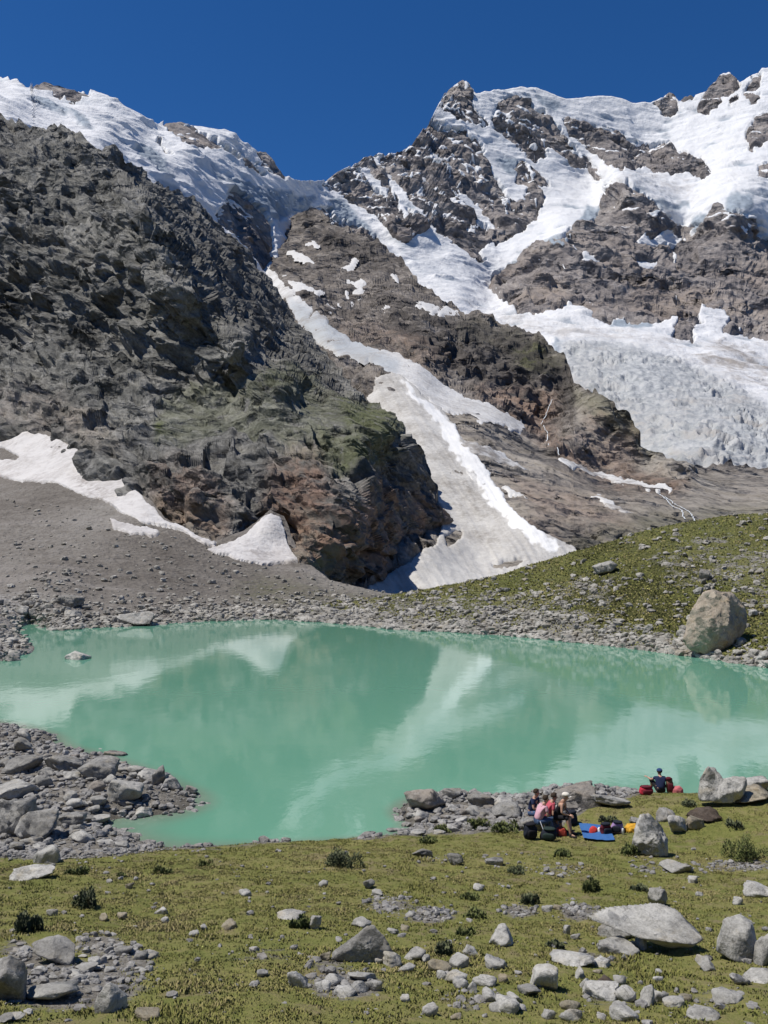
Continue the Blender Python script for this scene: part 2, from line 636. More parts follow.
# ------------------------------------------------------------------ far massif with its glaciers
def build_massif():
    sky = [(-90, 62), (-60, 68), (0, 86), (30, 94), (33, 88), (45, 85), (60, 87), (90, 96), (107, 102), (155, 131), (165, 129), (190, 129),
           (225, 135), (240, 148), (262, 156), (280, 176), (290, 182), (310, 183), (325, 182), (332, 176), (355, 166), (375, 156),
           (385, 158), (398, 157), (405, 152), (420, 137), (430, 122), (437, 108), (443, 96), (455, 88), (460, 86), (472, 93), (475, 97),
           (500, 92), (520, 90), (535, 91), (550, 97), (565, 102), (580, 101), (600, 99), (615, 99), (632, 105), (650, 105), (660, 101),
           (668, 97), (674, 99), (678, 103), (690, 100), (705, 95), (715, 82), (724, 73), (732, 76), (740, 86), (752, 78), (768, 70), (860, 45)]
    bot = [(-90, 200), (0, 200), (150, 260), (260, 330), (400, 420), (520, 450), (620, 500), (860, 520)]
    ctrl = [(-90, 66, 780), (0, 88, 800), (60, 90, 830), (107, 102, 820), (160, 130, 850), (225, 135, 900), (290, 182, 1000),
            (-90, 110, 620), (0, 112, 610), (100, 146, 620), (200, 212, 690), (270, 226, 840), (60, 118, 700), (180, 160, 740), (240, 180, 840), (150, 260, 560),
            (320, 183, 1180), (330, 215, 1120), (390, 245, 1130), (375, 157, 1330), (460, 86, 1560), (540, 92, 1640), (620, 100, 1720), (724, 73, 1780), (850, 48, 1760),
            (360, 200, 1230), (430, 160, 1390), (470, 220, 1290), (475, 262, 1180), (520, 160, 1500), (510, 235, 1270), (560, 140, 1560), (640, 165, 1570),
            (600, 190, 1480), (540, 230, 1290), (490, 290, 1150), (440, 270, 1110), (400, 235, 1130), (620, 184, 1340), (660, 215, 1300), (620, 250, 1180),
            (560, 240, 1190), (520, 300, 1050), (600, 310, 1010), (680, 235, 1330), (700, 220, 1310), (735, 215, 1230), (720, 300, 1050), (760, 240, 1270),
            (760, 330, 1000), (850, 240, 1250), (850, 340, 950), (700, 170, 1520), (750, 150, 1510),
            (460, 300, 1020), (520, 322, 960), (580, 335, 900), (660, 335, 920), (590, 360, 800), (640, 375, 740), (700, 380, 760), (768, 390, 760),
            (620, 410, 640), (680, 430, 560), (740, 420, 600), (700, 462, 450), (768, 470, 460), (850, 470, 480), (850, 420, 620), (700, 500, 390), (620, 480, 470),
            (520, 420, 640), (400, 400, 760), (330, 330, 820)]
    R = Relief(-80, 850, sky, bot, ctrl, step=1.05, c=12, blur=8)
    rock = blank(0)
    for p in (
        [(31, 92), (31, 70), (62, 74), (80, 84), (92, 102), (85, 105), (76, 104), (74, 110), (65, 104), (45, 98)],
        [(163, 133), (164, 118), (188, 120), (192, 131), (205, 141), (225, 152), (245, 163), (262, 175), (262, 179), (245, 172), (235, 165), (215, 153), (200, 153), (190, 151), (180, 145), (168, 137)],
        [(250, 157), (262, 150), (284, 176), (282, 182), (270, 178), (258, 168)], [(152, 145), (158, 146), (172, 165), (165, 163)],
        [(228, 190), (252, 208), (268, 224), (270, 250), (262, 275), (230, 240), (215, 225), (222, 200)],
        [(298, 214), (312, 209), (325, 211), (332, 221), (345, 226), (362, 232), (378, 243), (370, 262), (300, 262), (280, 240)],
        # peak tower
        [(437, 105), (447, 92), (460, 84), (472, 94), (470, 105), (478, 118), (488, 128), (486, 131), (470, 126), (455, 121), (450, 116), (441, 113)],
        # left face of the peak
        [(318, 188), (332, 176), (355, 166), (375, 156), (385, 158), (398, 157), (418, 138), (430, 122), (440, 132), (452, 130), (466, 133), (480, 147), (484, 158), (494, 180),
         (504, 192), (508, 205), (525, 205), (540, 212), (532, 228), (515, 238), (500, 245), (493, 255), (478, 266), (470, 260), (458, 250), (445, 240), (430, 228), (415, 239),
         (405, 246), (395, 240), (380, 226), (362, 212), (345, 203), (330, 192)],
        # right of the couloir
        [(495, 115), (498, 104), (512, 98), (530, 102), (535, 114), (545, 115), (552, 125), (565, 140), (575, 150), (585, 166), (585, 171), (573, 170), (560, 155), (545, 150),
         (545, 160), (538, 165), (525, 160), (520, 152), (510, 145), (502, 140), (492, 132), (490, 125)],
        [(515, 165), (522, 163), (535, 175), (548, 185), (546, 190), (530, 188), (520, 186), (514, 180)], [(525, 193), (540, 192), (545, 203), (540, 212), (525, 202)],
        # headwall cliff band
        [(560, 118), (568, 122), (590, 128), (605, 130), (620, 135), (630, 143), (650, 147), (672, 145), (674, 155), (685, 155), (700, 160), (710, 170), (711, 178), (705, 182), (690, 177),
         (675, 180), (665, 178), (655, 175), (645, 170), (625, 172), (610, 168), (600, 160), (590, 155), (580, 147), (568, 135)],
        [(568, 148), (575, 155), (590, 163), (602, 175), (604, 181), (595, 180), (585, 168), (572, 172)],
        [(652, 107), (668, 95), (678, 102), (678, 115), (670, 121), (660, 116), (655, 110)],
        [(697, 112), (705, 98), (715, 82), (724, 71), (732, 74), (741, 87), (732, 96), (722, 101), (718, 110), (708, 118), (698, 113)], [(681, 100), (694, 96), (692, 103), (682, 104)],
        [(743, 92), (755, 80), (761, 77), (756, 94), (747, 103)], [(752, 100), (762, 99), (758, 108), (751, 107)], [(749, 130), (755, 120), (780, 112), (800, 140), (768, 142), (760, 148), (752, 155), (748, 138)],
        [(728, 104), (740, 96), (738, 103), (727, 110)], [(756, 170), (768, 167), (790, 170), (780, 184), (757, 182)],
        # central rock island and the right-hand wall
        [(612, 182), (622, 183), (640, 193), (657, 212), (672, 224), (690, 232), (697, 224), (704, 226), (712, 218), (722, 208), (735, 214), (748, 216), (756, 228), (768, 238), (860, 230), (860, 370),
         (768, 346), (740, 336), (720, 336), (700, 330), (690, 325), (676, 320), (655, 328), (625, 325), (610, 315), (592, 318), (580, 308), (568, 305), (560, 312), (545, 318), (520, 315), (500, 302), (488, 290),
         (492, 280), (505, 272), (520, 262), (535, 248), (560, 240), (575, 229), (590, 225), (600, 212), (604, 197)],
        [(590, 318), (600, 310), (612, 312), (618, 320), (612, 327), (592, 326)], [(672, 345), (676, 318), (696, 320), (692, 348)],
    ):
        poly(rock, p, 1)
    snow_over = blank(0)
    for p in (
        [(380, 170), (392, 182), (410, 205), (428, 220), (426, 227), (408, 213), (395, 200), (384, 182)], [(425, 147), (440, 158), (448, 168), (436, 162)],
        [(458, 198), (466, 199), (480, 210), (498, 234), (488, 232), (475, 222), (462, 210)], [(412, 175), (420, 180), (430, 190), (420, 186)], [(418, 163), (424, 162), (421, 173)],
        [(355, 170), (362, 168), (388, 195), (384, 200), (366, 186)], [(372, 160), (378, 158), (380, 170), (374, 178)], [(395, 200), (402, 206), (412, 226), (404, 222)], [(482, 205), (492, 202), (490, 208)],
        [(475, 252), (494, 245), (500, 250), (490, 262), (482, 258)],
        [(633, 246), (640, 238), (655, 239), (660, 232), (668, 232), (685, 244), (678, 249), (650, 248), (636, 249)], [(630, 271), (636, 263), (650, 264), (662, 265), (646, 277), (635, 273)],
        [(665, 268), (678, 264), (672, 275)], [(668, 251), (680, 261), (675, 263)], [(755, 228), (768, 222), (790, 225), (780, 242), (752, 237)], [(575, 249), (590, 258), (601, 263), (582, 267), (578, 262), (584, 259)],
        [(607, 240), (603, 251), (610, 246)], [(697, 225), (702, 228), (692, 240), (688, 240)], [(668, 297), (677, 301), (670, 303)], [(618, 244), (628, 248), (618, 248)], [(738, 255), (745, 252), (742, 258)],
        [(700, 312), (724, 312), (728, 325), (720, 336), (700, 332)], [(500, 290), (508, 288), (512, 298)], [(640, 196), (648, 203), (644, 200)], [(664, 222), (672, 224), (678, 230), (672, 228)],
    ):
        poly(snow_over, p, 1)
    m = np.where(snow_over > 0, 1.0, 1 - rock)
    mb = box(m, 1, 2)
    px, py = R.warp(3.2, 11, 1)
    px2, py2 = px + 1.6 * perlin(np.stack([R.px / 4, R.py / 4, 0 * R.px + 3.3], -1)), py + 1.6 * perlin(np.stack([R.px / 4, R.py / 4, 0 * R.px + 8.3], -1))
    S = samp(mb, px2, py2)
    rk = 1 - samp(box(m, 3, 2), R.px, R.py)
    u = 1.5
    Q = R.P / u
    # strata dip to the left on the peaks
    ca, sa = math.cos(.7), math.sin(.7)
    Qs = np.stack([Q[..., 0] * ca + Q[..., 2] * sa, Q[..., 1], (-Q[..., 0] * sa + Q[..., 2] * ca) * .5], -1)
    Wp = np.stack([perlin(Q / 23 + k * 7.7) for k in range(3)], -1) * 5
    d = 11 * (ridged((Qs + Wp) / 70, 4) - .5) + 15 * (soft_facets((Qs + Wp) / 26) * .6) + 7 * (soft_facets((Q + Wp * .5) / 10)) * .7 + 2.6 * soft_facets(Q / 4.3) + 1.5 * fbm(Q / 3, 2)
    amp = .10 + .90 * sstep(.05, .55, rk)
    lowrel = .4 + .6 * sstep(290, 330, R.px)
    d = lowrel * (d * amp * u * .66 + 8 * sstep(.1, .9, rk) * u * .6)
    # extra thin snow caught on ledges
    d = settle(R, d)
    Pr = R.P + R.N * d[..., None]
    n2 = normals_of(blur_grid(Pr, 1))
    ledge = sstep(.0, .12, n2[..., 2] - R.N[..., 2]) * sstep(.0, .25, fbm(np.stack([Q[..., 0] + Q[..., 2], Q[..., 1] * .5, .4 * (Q[..., 2] - Q[..., 0])], -1) / 15 + 40, 4) + .10) * sstep(300, 180, R.py)
    tan = sstep(.1, .5, fbm(Q / 60 + 3, 3) + .25) * sstep(200, 300, R.py)
    attrs = dict(rust=np.zeros_like(S), tan=tan * .8, grass=np.zeros_like(S), snowy=np.zeros_like(S))
    P2, A2 = with_back(Pr, attrs, 14)
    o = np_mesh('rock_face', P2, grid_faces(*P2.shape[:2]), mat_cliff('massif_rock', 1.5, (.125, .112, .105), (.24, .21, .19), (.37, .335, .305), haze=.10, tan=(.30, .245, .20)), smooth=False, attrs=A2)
    o.name = o.data.name = 'mountain_massif'
    struct(o)
    # snow and ice
    ice = blank(0)
    for p in ([(70, 117), (85, 124), (97, 138), (78, 133)], [(20, 100), (45, 104), (75, 122), (60, 124), (30, 112)], [(132, 153), (141, 149), (155, 160), (165, 175), (174, 187), (160, 185), (148, 172), (134, 163)],
              [(222, 178), (250, 190), (290, 195), (312, 200), (302, 214), (272, 224), (262, 217), (245, 207), (226, 192)], [(323, 203), (340, 203), (353, 218), (366, 230), (384, 246), (362, 234), (335, 222)],
              [(495, 160), (516, 162), (513, 177), (505, 176)], [(535, 96), (562, 104), (558, 113), (545, 113)], [(494, 284), (508, 268), (530, 254), (555, 240), (572, 238), (566, 252), (540, 264), (520, 272), (500, 292)],
              [(575, 228), (588, 208), (608, 212), (592, 233), (578, 231)], [(724, 201), (735, 195), (749, 200), (750, 214), (726, 214)], [(605, 330), (620, 324), (655, 328), (650, 334), (618, 334)],
              [(690, 232), (700, 218), (712, 215), (702, 232)], [(640, 200), (672, 208), (690, 205), (690, 212), (660, 214)],
              [(555, 345), (565, 348), (620, 348), (680, 366), (730, 392), (768, 416), (850, 455), (850, 500), (690, 480), (610, 430), (575, 400), (555, 380)]):
        poly(ice, p, 1)
    fall = blank(0)
    poly(fall, [(560, 350), (600, 346), (640, 352), (690, 370), (735, 393), (775, 420), (860, 460), (860, 520), (690, 500), (620, 440), (575, 400)], 1)
    dirt = blank(.12)
    poly(dirt, [(430, 300), (470, 305), (560, 325), (620, 335), (768, 345), (860, 360), (860, 440), (768, 405), (735, 388), (690, 364), (640, 347), (560, 345), (500, 330)], .62)
    poly(dirt, [(660, 352), (690, 338), (740, 345), (768, 366), (768, 398), (730, 384), (700, 366)], 1.0)
    poly(dirt, [(560, 340), (600, 346), (640, 352), (690, 370), (735, 393), (775, 420), (860, 460), (860, 520), (690, 500), (600, 420)], .30)
    stroke(dirt, [(560, 385), (580, 398), (600, 414), (625, 432), (645, 454), (690, 470), (800, 474)], 12, .9)
    poly(dirt, [(600, 176), (640, 172), (690, 182), (700, 200), (668, 222), (640, 190)], .55)
    fa = samp(box(fall, 4, 2), R.px, R.py)
    ic = samp(box(ice, 1, 2), px, py)
    di = samp(box(dirt, 3, 2), px, py)
    Qf = np.stack([Q[..., 0], Q[..., 1] * .45, Q[..., 2] * 1.6], -1)
    cre = ridged(np.stack([Q[..., 0] * .35, Q[..., 1] * .5, Q[..., 2] * 1.3], -1) / 16, 3) - .5
    seracs = soft_facets(Q / 4.6, .8) * 3.6 + facets(Qf / 2.4, .6) * 2.0 + 4.5 * (ridged(Qf / 11, 3) - .5)
    hang = sstep(.0, .35, fbm(Q / 30 + 5, 3))
    seracs = .75 * seracs * (.45 + .9 * sstep(-.25, .3, fbm(Qf / 26 + 3, 3)))
    gd = fa * seracs + (1 - fa) * (4.5 * fbm(Q / 34, 5) + cre * (2.5 + 4.5 * hang) + .6 * ic * soft_facets(Q / 5, .6) * 4)
    sk = ridged(np.stack([(R.px * .62 + R.py * .78) / 42, (R.px * .78 - R.py * .62) / 9.5, 0 * R.px + 2.2], -1), 3)
    sk2 = ridged(np.stack([(R.py * .9 - R.px * .45) / 38, (R.px * .9 + R.py * .45) / 9.0, 0 * R.px + 7.2], -1), 3)
    zone = sstep(-.12, .3, fbm(Q / 45 + 31, 3) + .10) * sstep(330, 240, R.py) * sstep(300, 340, R.px)
    streak = np.maximum(sstep(.66, .80, sk), .9 * sstep(.72, .84, sk2) * sstep(560, 500, R.px)) * zone * (.35 + .65 * sstep(600, 540, R.px)) * sstep(-.25, .1, fbm(Q / 9 + 61, 3))
    ledge = np.maximum(ledge, streak)
    Sm = np.maximum(sstep(.30, .70, S + .22 * fbm(Q / 5, 2) + .35 * fbm(Q / 14 + 20, 3) * (S > .02) * (S < .98)), ledge * .70 * (S < .5))
    off = gd * u * .8 + (Sm - .45) * 11
    off = np.where(S < .45, d + (Sm - .38) * 6.5, off)
    base = R.P + R.N * off[..., None]
    keep = Sm > .12
    ic = np.maximum(ic * (1 - .7 * fa), sstep(.02, .22, -cre) * hang * .85 * (1 - fa))
    di = np.maximum(di, fa * sstep(-.1, .3, fbm(Qf / 20 + 9, 4)) * .8)
    attrs = dict(ice=ic * (1 - fa), dirt=di, fall=fa * .9)
    kk = keep.astype(float)
    kk[0] = np.convolve(np.pad((S[0] > .5).astype(float), 4, mode='edge'), np.ones(9) / 9, 'valid') > .6
    P2, A2 = with_back(base, dict(attrs, k=kk), 14)
    Fc = grid_faces(*P2.shape[:2], keep=A2['k'] > .5)
    A2.pop('k')
    V, Fc, A2 = compact(P2.reshape(-1, 3), Fc, A2)
    o = np_mesh('glacier', V, Fc, mat_snow('glacier_snow', 1.5), smooth=True, attrs=A2)
    struct(o)


# ------------------------------------------------------------------ middle ground: rock spur, gully, slabs and knoll
B_TOP = [(180, 150), (235, 200), (262, 232), (270, 223), (282, 218), (298, 214), (310, 210), (322, 211), (330, 222), (352, 231), (378, 243), (388, 248), (398, 255), (410, 272),
         (425, 286), (445, 300), (458, 308), (465, 314), (478, 312), (490, 318), (505, 322), (530, 331), (550, 345), (562, 356), (570, 369), (574, 383), (590, 388), (605, 400), (625, 415),
         (642, 440), (665, 455), (690, 463), (705, 466), (730, 464), (768, 466), (860, 460)]
B_CTRL = [(180, 150, 980), (262, 232, 900), (310, 210, 900), (330, 222, 860), (378, 243, 800), (400, 257, 760), (430, 290, 690), (460, 310, 640), (490, 318, 600), (530, 331, 560), (562, 356, 505), (569, 368, 500),
          (300, 255, 780), (340, 280, 690), (345, 320, 570), (325, 325, 530), (390, 300, 620), (430, 330, 515), (400, 348, 470), (470, 350, 500), (450, 372, 462), (500, 395, 448), (540, 375, 478), (535, 345, 522),
          (560, 400, 462), (545, 425, 425), (262, 262, 790), (290, 300, 610), (330, 345, 475), (250, 300, 700), (300, 350, 520),
          (380, 372, 405), (420, 380, 402), (420, 430, 320), (390, 430, 330), (450, 420, 345), (500, 410, 405), (440, 500, 259), (460, 470, 286), (480, 440, 318), (450, 518, 246), (470, 590, 186), (400, 600, 180), (372, 592, 178), (430, 545, 207), (410, 570, 189), (520, 520, 240),
          (570, 548, 224), (480, 560, 214), (360, 480, 300), (340, 400, 390), (340, 560, 190),
          (520, 460, 320), (560, 470, 325), (545, 500, 262), (600, 510, 262), (600, 545, 226), (640, 500, 292), (660, 520, 262), (680, 490, 325), (700, 500, 310), (768, 500, 320), (860, 500, 340), (768, 560, 240), (680, 560, 220), (860, 560, 250),
          (590, 392, 425), (605, 402, 405), (640, 440, 388), (670, 458, 378), (700, 468, 395), (768, 468, 430), (860, 462, 470), (570, 430, 385), (600, 440, 384), (600, 475, 356), (640, 480, 350), (560, 455, 352), (620, 415, 398), (690, 480, 345)]
CONE = [(374, 380), (372, 392), (366, 402), (384, 412), (395, 424), (408, 446), (420, 468), (430, 490), (440, 508), (444, 520), (440, 532), (434, 546), (415, 558), (396, 570), (380, 580), (366, 590), (366, 612),
        (480, 612), (600, 575), (576, 551), (555, 541), (530, 526), (510, 506), (495, 481), (474, 454), (456, 430), (444, 410), (420, 392), (402, 376), (390, 372)]


def build_spur():
    bot = [(180, 400), (300, 560), (366, 615), (480, 612), (600, 575), (700, 545), (860, 545)]
    R = Relief(190, 850, B_TOP, bot, B_CTRL, step=1.25, c=12, blur=6)
    u = .5
    Q = R.P / u
    cone = blank(0); poly(cone, CONE, 1)
    snow = blank(0)
    for p in ([(340, 334), (365, 345), (400, 354), (420, 365), (440, 381), (455, 391), (470, 398), (485, 401), (500, 410), (520, 418), (527, 429), (515, 433), (500, 426), (480, 421), (460, 414), (445, 412), (432, 404), (420, 393), (405, 379), (388, 373), (376, 363), (360, 355), (342, 341)],
              [(250, 255), (262, 258), (276, 275), (296, 290), (312, 306), (330, 322), (346, 335), (368, 350), (378, 360), (360, 362), (340, 355), (318, 345), (300, 328), (285, 300), (265, 280)],
              [(264, 230), (268, 240), (266, 262), (260, 260), (261, 240)],
              [(283, 250), (292, 249), (310, 257), (318, 266), (305, 263), (290, 256)], [(304, 246), (314, 242), (323, 247), (310, 250)], [(330, 266), (344, 267), (350, 261), (355, 254), (354, 266), (346, 271)],
              [(278, 271), (292, 278), (314, 287), (328, 290), (314, 296), (294, 288)], [(345, 287), (352, 298), (350, 306), (337, 302), (346, 297)], [(350, 283), (367, 277), (362, 296), (356, 299)], [(322, 308), (340, 308), (333, 313), (324, 312)],
              [(377, 310), (390, 305), (387, 312)], [(414, 304), (421, 301), (440, 305), (458, 311), (464, 316), (455, 318), (435, 315), (424, 310)], [(386, 271), (396, 275), (407, 284), (396, 281)], [(344, 282), (350, 279), (348, 285)],
              [(556, 456), (590, 470), (640, 483), (672, 487), (673, 491), (650, 491), (620, 484), (585, 474), (558, 462)], [(448, 432), (480, 445), (505, 456), (535, 474), (510, 466), (470, 453)], [(586, 493), (600, 497), (625, 510), (640, 518), (615, 511)], [(498, 484), (515, 490), (530, 499), (512, 496)], [(460, 466), (478, 478), (490, 490), (474, 484)]):
        poly(snow, p, 1)
    px, py = R.warp(3.0, 10, 4)
    C = samp(box(cone, 1, 2), R.px + .7 * (px - R.px), R.py + .7 * (py - R.py))
    S = samp(box(snow, 1, 2), px, py)
    W = np.maximum(samp(box(np.maximum(cone, snow), 3, 2), R.px, R.py), 0)
    slab = blank(0)
    poly(slab, [(420, 385), (470, 415), (530, 435), (552, 455), (600, 480), (680, 492), (700, 470), (860, 470), (860, 600), (420, 600)], 1)
    sl = samp(box(slab, 5, 2), R.px, R.py)
    ca, sa = math.cos(-.5), math.sin(-.5)
    Qs = np.stack([Q[..., 0] * ca + Q[..., 2] * sa, Q[..., 1], -Q[..., 0] * sa + Q[..., 2] * ca], -1)
    Qd = Qs * np.array([.28, .5, 1.3])
    Wp = np.stack([perlin(Q / 21 + k * 7.7) for k in range(3)], -1) * 5
    cr = 11 * (ridged((Q + Wp) / 60, 4) - .5) + 10 * soft_facets((Q + Wp) / 22) + 5.5 * soft_facets((Q + Wp * .5) / 8.5) + 2.2 * soft_facets(Q / 3.8) + 1.2 * fbm(Q / 3, 2)
    sd = 4.5 * (ridged((Qd + Wp * .4) / 26, 4) - .5) + 2.4 * soft_facets((Qd + Wp * .3) / 9) + 1.2 * soft_facets(Q / 4.0) + 1.6 * fbm(Q / 12, 4)
    # the right-hand moraine ground beyond the slabs is loose and smooth
    loose = sstep(640, 720, R.px) * sstep(455, 480, R.py)
    kn = blank(0); poly(kn, [(572, 376), (610, 402), (645, 438), (705, 466), (690, 490), (600, 478), (562, 450), (565, 410)], 1)
    kn = samp(box(kn, 4, 2), R.px, R.py)
    d = (cr * (.85 - .45 * kn) * (1 - sl) + sd * .75 * sl * (1 - .6 * loose)) * u * (1 - .85 * sstep(.2, .8, W))
    d = settle(R, d)
    P = R.P + R.N * d[..., None]
    rust = blank(0)
    for p, v in (([(470, 385), (560, 395), (548, 430), (580, 450), (600, 470), (690, 478), (680, 492), (600, 486), (550, 450), (520, 420), (480, 400)], .9), ([(590, 410), (640, 430), (640, 480), (590, 478), (575, 440)], .5),
                 ([(480, 500), (560, 540), (570, 560), (520, 545), (470, 480)], .75), ([(300, 325), (345, 330), (420, 360), (440, 385), (400, 355), (340, 338)], .6), ([(340, 320), (400, 330), (470, 370), (400, 350)], .5), ([(500, 470), (600, 500), (640, 530), (540, 520)], .45)):
        poly(rust, p, v)
    grass = blank(0)
    for p, v in (([(505, 350), (540, 345), (565, 360), (560, 372), (530, 370), (515, 362)], .8), ([(570, 385), (600, 395), (640, 425), (670, 455), (640, 450), (600, 420), (575, 405)], .5), ([(460, 318), (520, 330), (540, 345), (500, 350), (450, 335)], .35), ([(560, 545), (640, 515), (760, 505), (860, 500), (860, 560), (560, 580)], .3)):
        poly(grass, p, v)
    tan = blank(0)
    for p, v in (([(440, 440), (480, 445), (520, 462), (545, 480), (510, 470), (470, 456)], .9), ([(556, 456), (590, 470), (640, 483), (672, 487), (672, 491), (650, 491), (620, 483), (585, 473), (558, 462)], 1), ([(495, 482), (530, 497), (535, 505), (500, 490)], .7),
                 ([(575, 490), (600, 497), (625, 510), (650, 522), (615, 514), (585, 498)], .8), ([(690, 480), (740, 482), (768, 500), (720, 505), (690, 495)], .7), ([(440, 470), (470, 490), (490, 510), (470, 495)], .4), ([(640, 490), (860, 470), (860, 545), (650, 520)], .45), ([(574, 384), (610, 405), (642, 442), (700, 468), (690, 480), (640, 472), (600, 450), (575, 425)], .95)):
        poly(tan, p, v)
    tn = np.maximum(samp(box(tan, 2, 2), px, py), sl * (.25 + .5 * sstep(-.1, .3, fbm(Qd / 22 + 7, 4)))) * (1 - .85 * samp(box(rust, 4, 2), px, py))
    dk = blank(0)  # cliff step: dark green-brown rock, its shade also held in the colour
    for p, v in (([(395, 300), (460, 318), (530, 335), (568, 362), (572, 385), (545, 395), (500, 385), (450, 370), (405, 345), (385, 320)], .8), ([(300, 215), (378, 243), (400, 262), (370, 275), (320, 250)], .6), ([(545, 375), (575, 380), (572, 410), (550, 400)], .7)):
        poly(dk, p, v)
    A = dict(rust=.75 * samp(box(rust, 7, 2), px, py), grass=samp(box(grass, 5, 2), px, py), tan=tn, darkrock_shade=samp(box(dk, 5, 2), px, py))
    P2, A2 = with_back(P, A, 6)
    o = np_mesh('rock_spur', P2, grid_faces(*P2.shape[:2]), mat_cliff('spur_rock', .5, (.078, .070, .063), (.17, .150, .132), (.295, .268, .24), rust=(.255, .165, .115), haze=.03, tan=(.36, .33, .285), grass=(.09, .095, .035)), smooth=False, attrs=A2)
    struct(o)
    # old snow: the big avalanche cone and the patches above it
    up_ = sstep(385, 330, R.py) * (S > .02)
    sm = sstep(.3, .7, S + .25 * fbm(Q / 3, 3) * (S > .02) + (.75 * fbm(np.stack([(R.px - R.py) / 30, (R.px + R.py) / 9, 0 * R.px], -1), 3) - .22) * up_)
    off = (sm - .5) * .9 + .35 * fbm(Q / 14, 4) + .5 * (sm > 0) * soft_facets(Q / 5, .6) * sstep(360, 340, R.py)
    V = R.P + R.N * off[..., None]
    dm = blank(.75); poly(dm, [(250, 225), (350, 225), (470, 300), (470, 320), (340, 312), (300, 300), (262, 262)], .25); poly(dm, [(440, 420), (560, 440), (690, 480), (690, 530), (440, 500)], 1.0); poly(dm, [(340, 330), (440, 370), (540, 410), (540, 440), (440, 420), (370, 370)], .55)
    icm = blank(0); poly(icm, [(285, 295), (330, 320), (400, 362), (395, 380), (340, 355), (300, 330)], .6)
    A = dict(dirt=samp(box(dm, 3, 2), px, py), ice=samp(box(icm, 3, 2), px, py))
    Vc, Fc, Ac = compact(V.reshape(-1, 3), grid_faces(R.ny, R.nx, keep=sm > .1), A)
    struct(np_mesh('snow_patches', Vc, Fc, mat_snow('old_snow', .5, clean=(.66, .655, .64), dirt=(.27, .245, .22)), attrs=Ac))
    cm = sstep(.3, .7, C + .26 * fbm(Q / 4, 3) * (C > .02))
    bright = blank(0)
    stroke(bright, [(398, 380), (410, 392), (432, 412), (446, 428), (464, 455), (480, 475), (500, 502), (530, 535), (556, 553)], [3, 6, 9, 11, 14, 16, 18, 16, 8], 1)
    hol = blank(0)
    poly(hol, [(445, 536), (452, 532), (461, 534), (458, 542), (448, 546)], 1); poly(hol, [(494, 566), (510, 560), (524, 562), (512, 569)], 1)
    hs = samp(box(hol, 1, 2), px, py)
    br = sstep(.25, .75, samp(box(bright, 2, 2), R.px + 2 * (px - R.px), R.py + 2 * (py - R.py)) + .3 * fbm(Q / 6 + 3, 3))
    rill = ridged(np.stack([(R.px - .62 * R.py) / 9, R.py / 60, 0 * R.px], -1), 3)
    off = (cm - .5) * 1.0 + 1.3 * fbm(Q / 40, 4) * cm + .28 * (rill - .5) + .15 * fbm(Q / 4, 3) + .1 * br - 2.5 * hs
    V = R.P + R.N * off[..., None]
    dm = samp(box(poly(poly(blank(.55), [(366, 375), (405, 378), (440, 430), (470, 480), (500, 530), (490, 560), (450, 520), (430, 480), (400, 430)], .85), [(430, 560), (470, 540), (520, 565), (470, 590), (370, 600)], .40), 5, 2), px, py)
    A = dict(dirt=dm * (1 - br) + .6 * (1 - cm) + .9 * sstep(.6, .8, rill) * .25 * (1 - br), ice=np.zeros_like(br), clean=br)
    Vc, Fc, Ac = compact(V.reshape(-1, 3), grid_faces(R.ny, R.nx, keep=cm > .1), A)
    struct(np_mesh('avalanche_snow', Vc, Fc, mat_cone(), attrs=Ac))
    # melt stream: a thread of white water down the rocks and a small fall
    def thread(name, pts, w):
        pts = np.array(pts, float)
        t = np.linspace(0, 1, 60)
        seg = np.linspace(0, 1, len(pts))
        x = np.interp(t, seg, pts[:, 0]) + .3 * perlin(np.stack([t * 30, 0 * t, 0 * t + 4.1], -1))
        y = np.interp(t, seg, pts[:, 1])
        ww = w * (.55 + .7 * np.abs(perlin(np.stack([t * 25, 0 * t + 5, 0 * t], -1))))
        j = np.clip(np.searchsorted(R.px[0], x), 0, R.nx - 1)
        V = []
        for k in range(len(t)):
            col = R.py[:, j[k]]
            i = int(np.clip(np.searchsorted(col, y[k]), 1, R.ny - 2))
            p = blurP[i, j[k]] + R.N[i, j[k]] * .45
            V += [p - np.array([ww[k] / 2, 0, 0]), p + np.array([ww[k] / 2, 0, 0])]
        Fq = [[2 * k, 2 * k + 1, 2 * k + 3, 2 * k + 2] for k in range(len(t) - 1)]
        o = np_mesh(name, V, Fq, mat_plain('foaming_water', (.68, .72, .74), .5, .4, .2, 2.0))
        struct(o)
    blurP = blur_grid(P, 2)
    thread('meltwater_stream', [(552, 402), (542, 418), (541, 424), (548, 432), (546, 440), (553, 447), (558, 456)], .45)
    thread('waterfall', [(657, 494), (668, 502), (672, 507), (680, 512), (684, 520)], .5)
    thread('waterfall', [(664, 498), (676, 505), (688, 514), (694, 522)], .45)


def mat_cone():
    s = NT('avalanche_snow')
    n1 = s.noise(.05, 6, .62, dist=.5)
    n2 = s.noise(.45, 5, .7)
    n3 = s.noise(1.4, 4, .7)
    d = s.math('ADD', s.math('MULTIPLY', n1, .45), s.math('ADD', s.math('MULTIPLY', n2, .3), s.math('MULTIPLY', n3, .25)))
    d = s.math('MULTIPLY', s.rng(d, .36, .64), s.attr('dirt'))
    c = s.mix(d, (.60, .59, .565), (.27, .25, .225))
    c = s.mix(s.attr('clean'), c, (.80, .80, .79))
    c = s.mix(s.rng(n3, .66, .74, 0, .5), c, (.14, .13, .12))
    bn = s.bump(n2, .5, .5)
    bn = s.bump(n3, .5, .2, bn)
    return s.bsdf(c, .8, .2, bn)


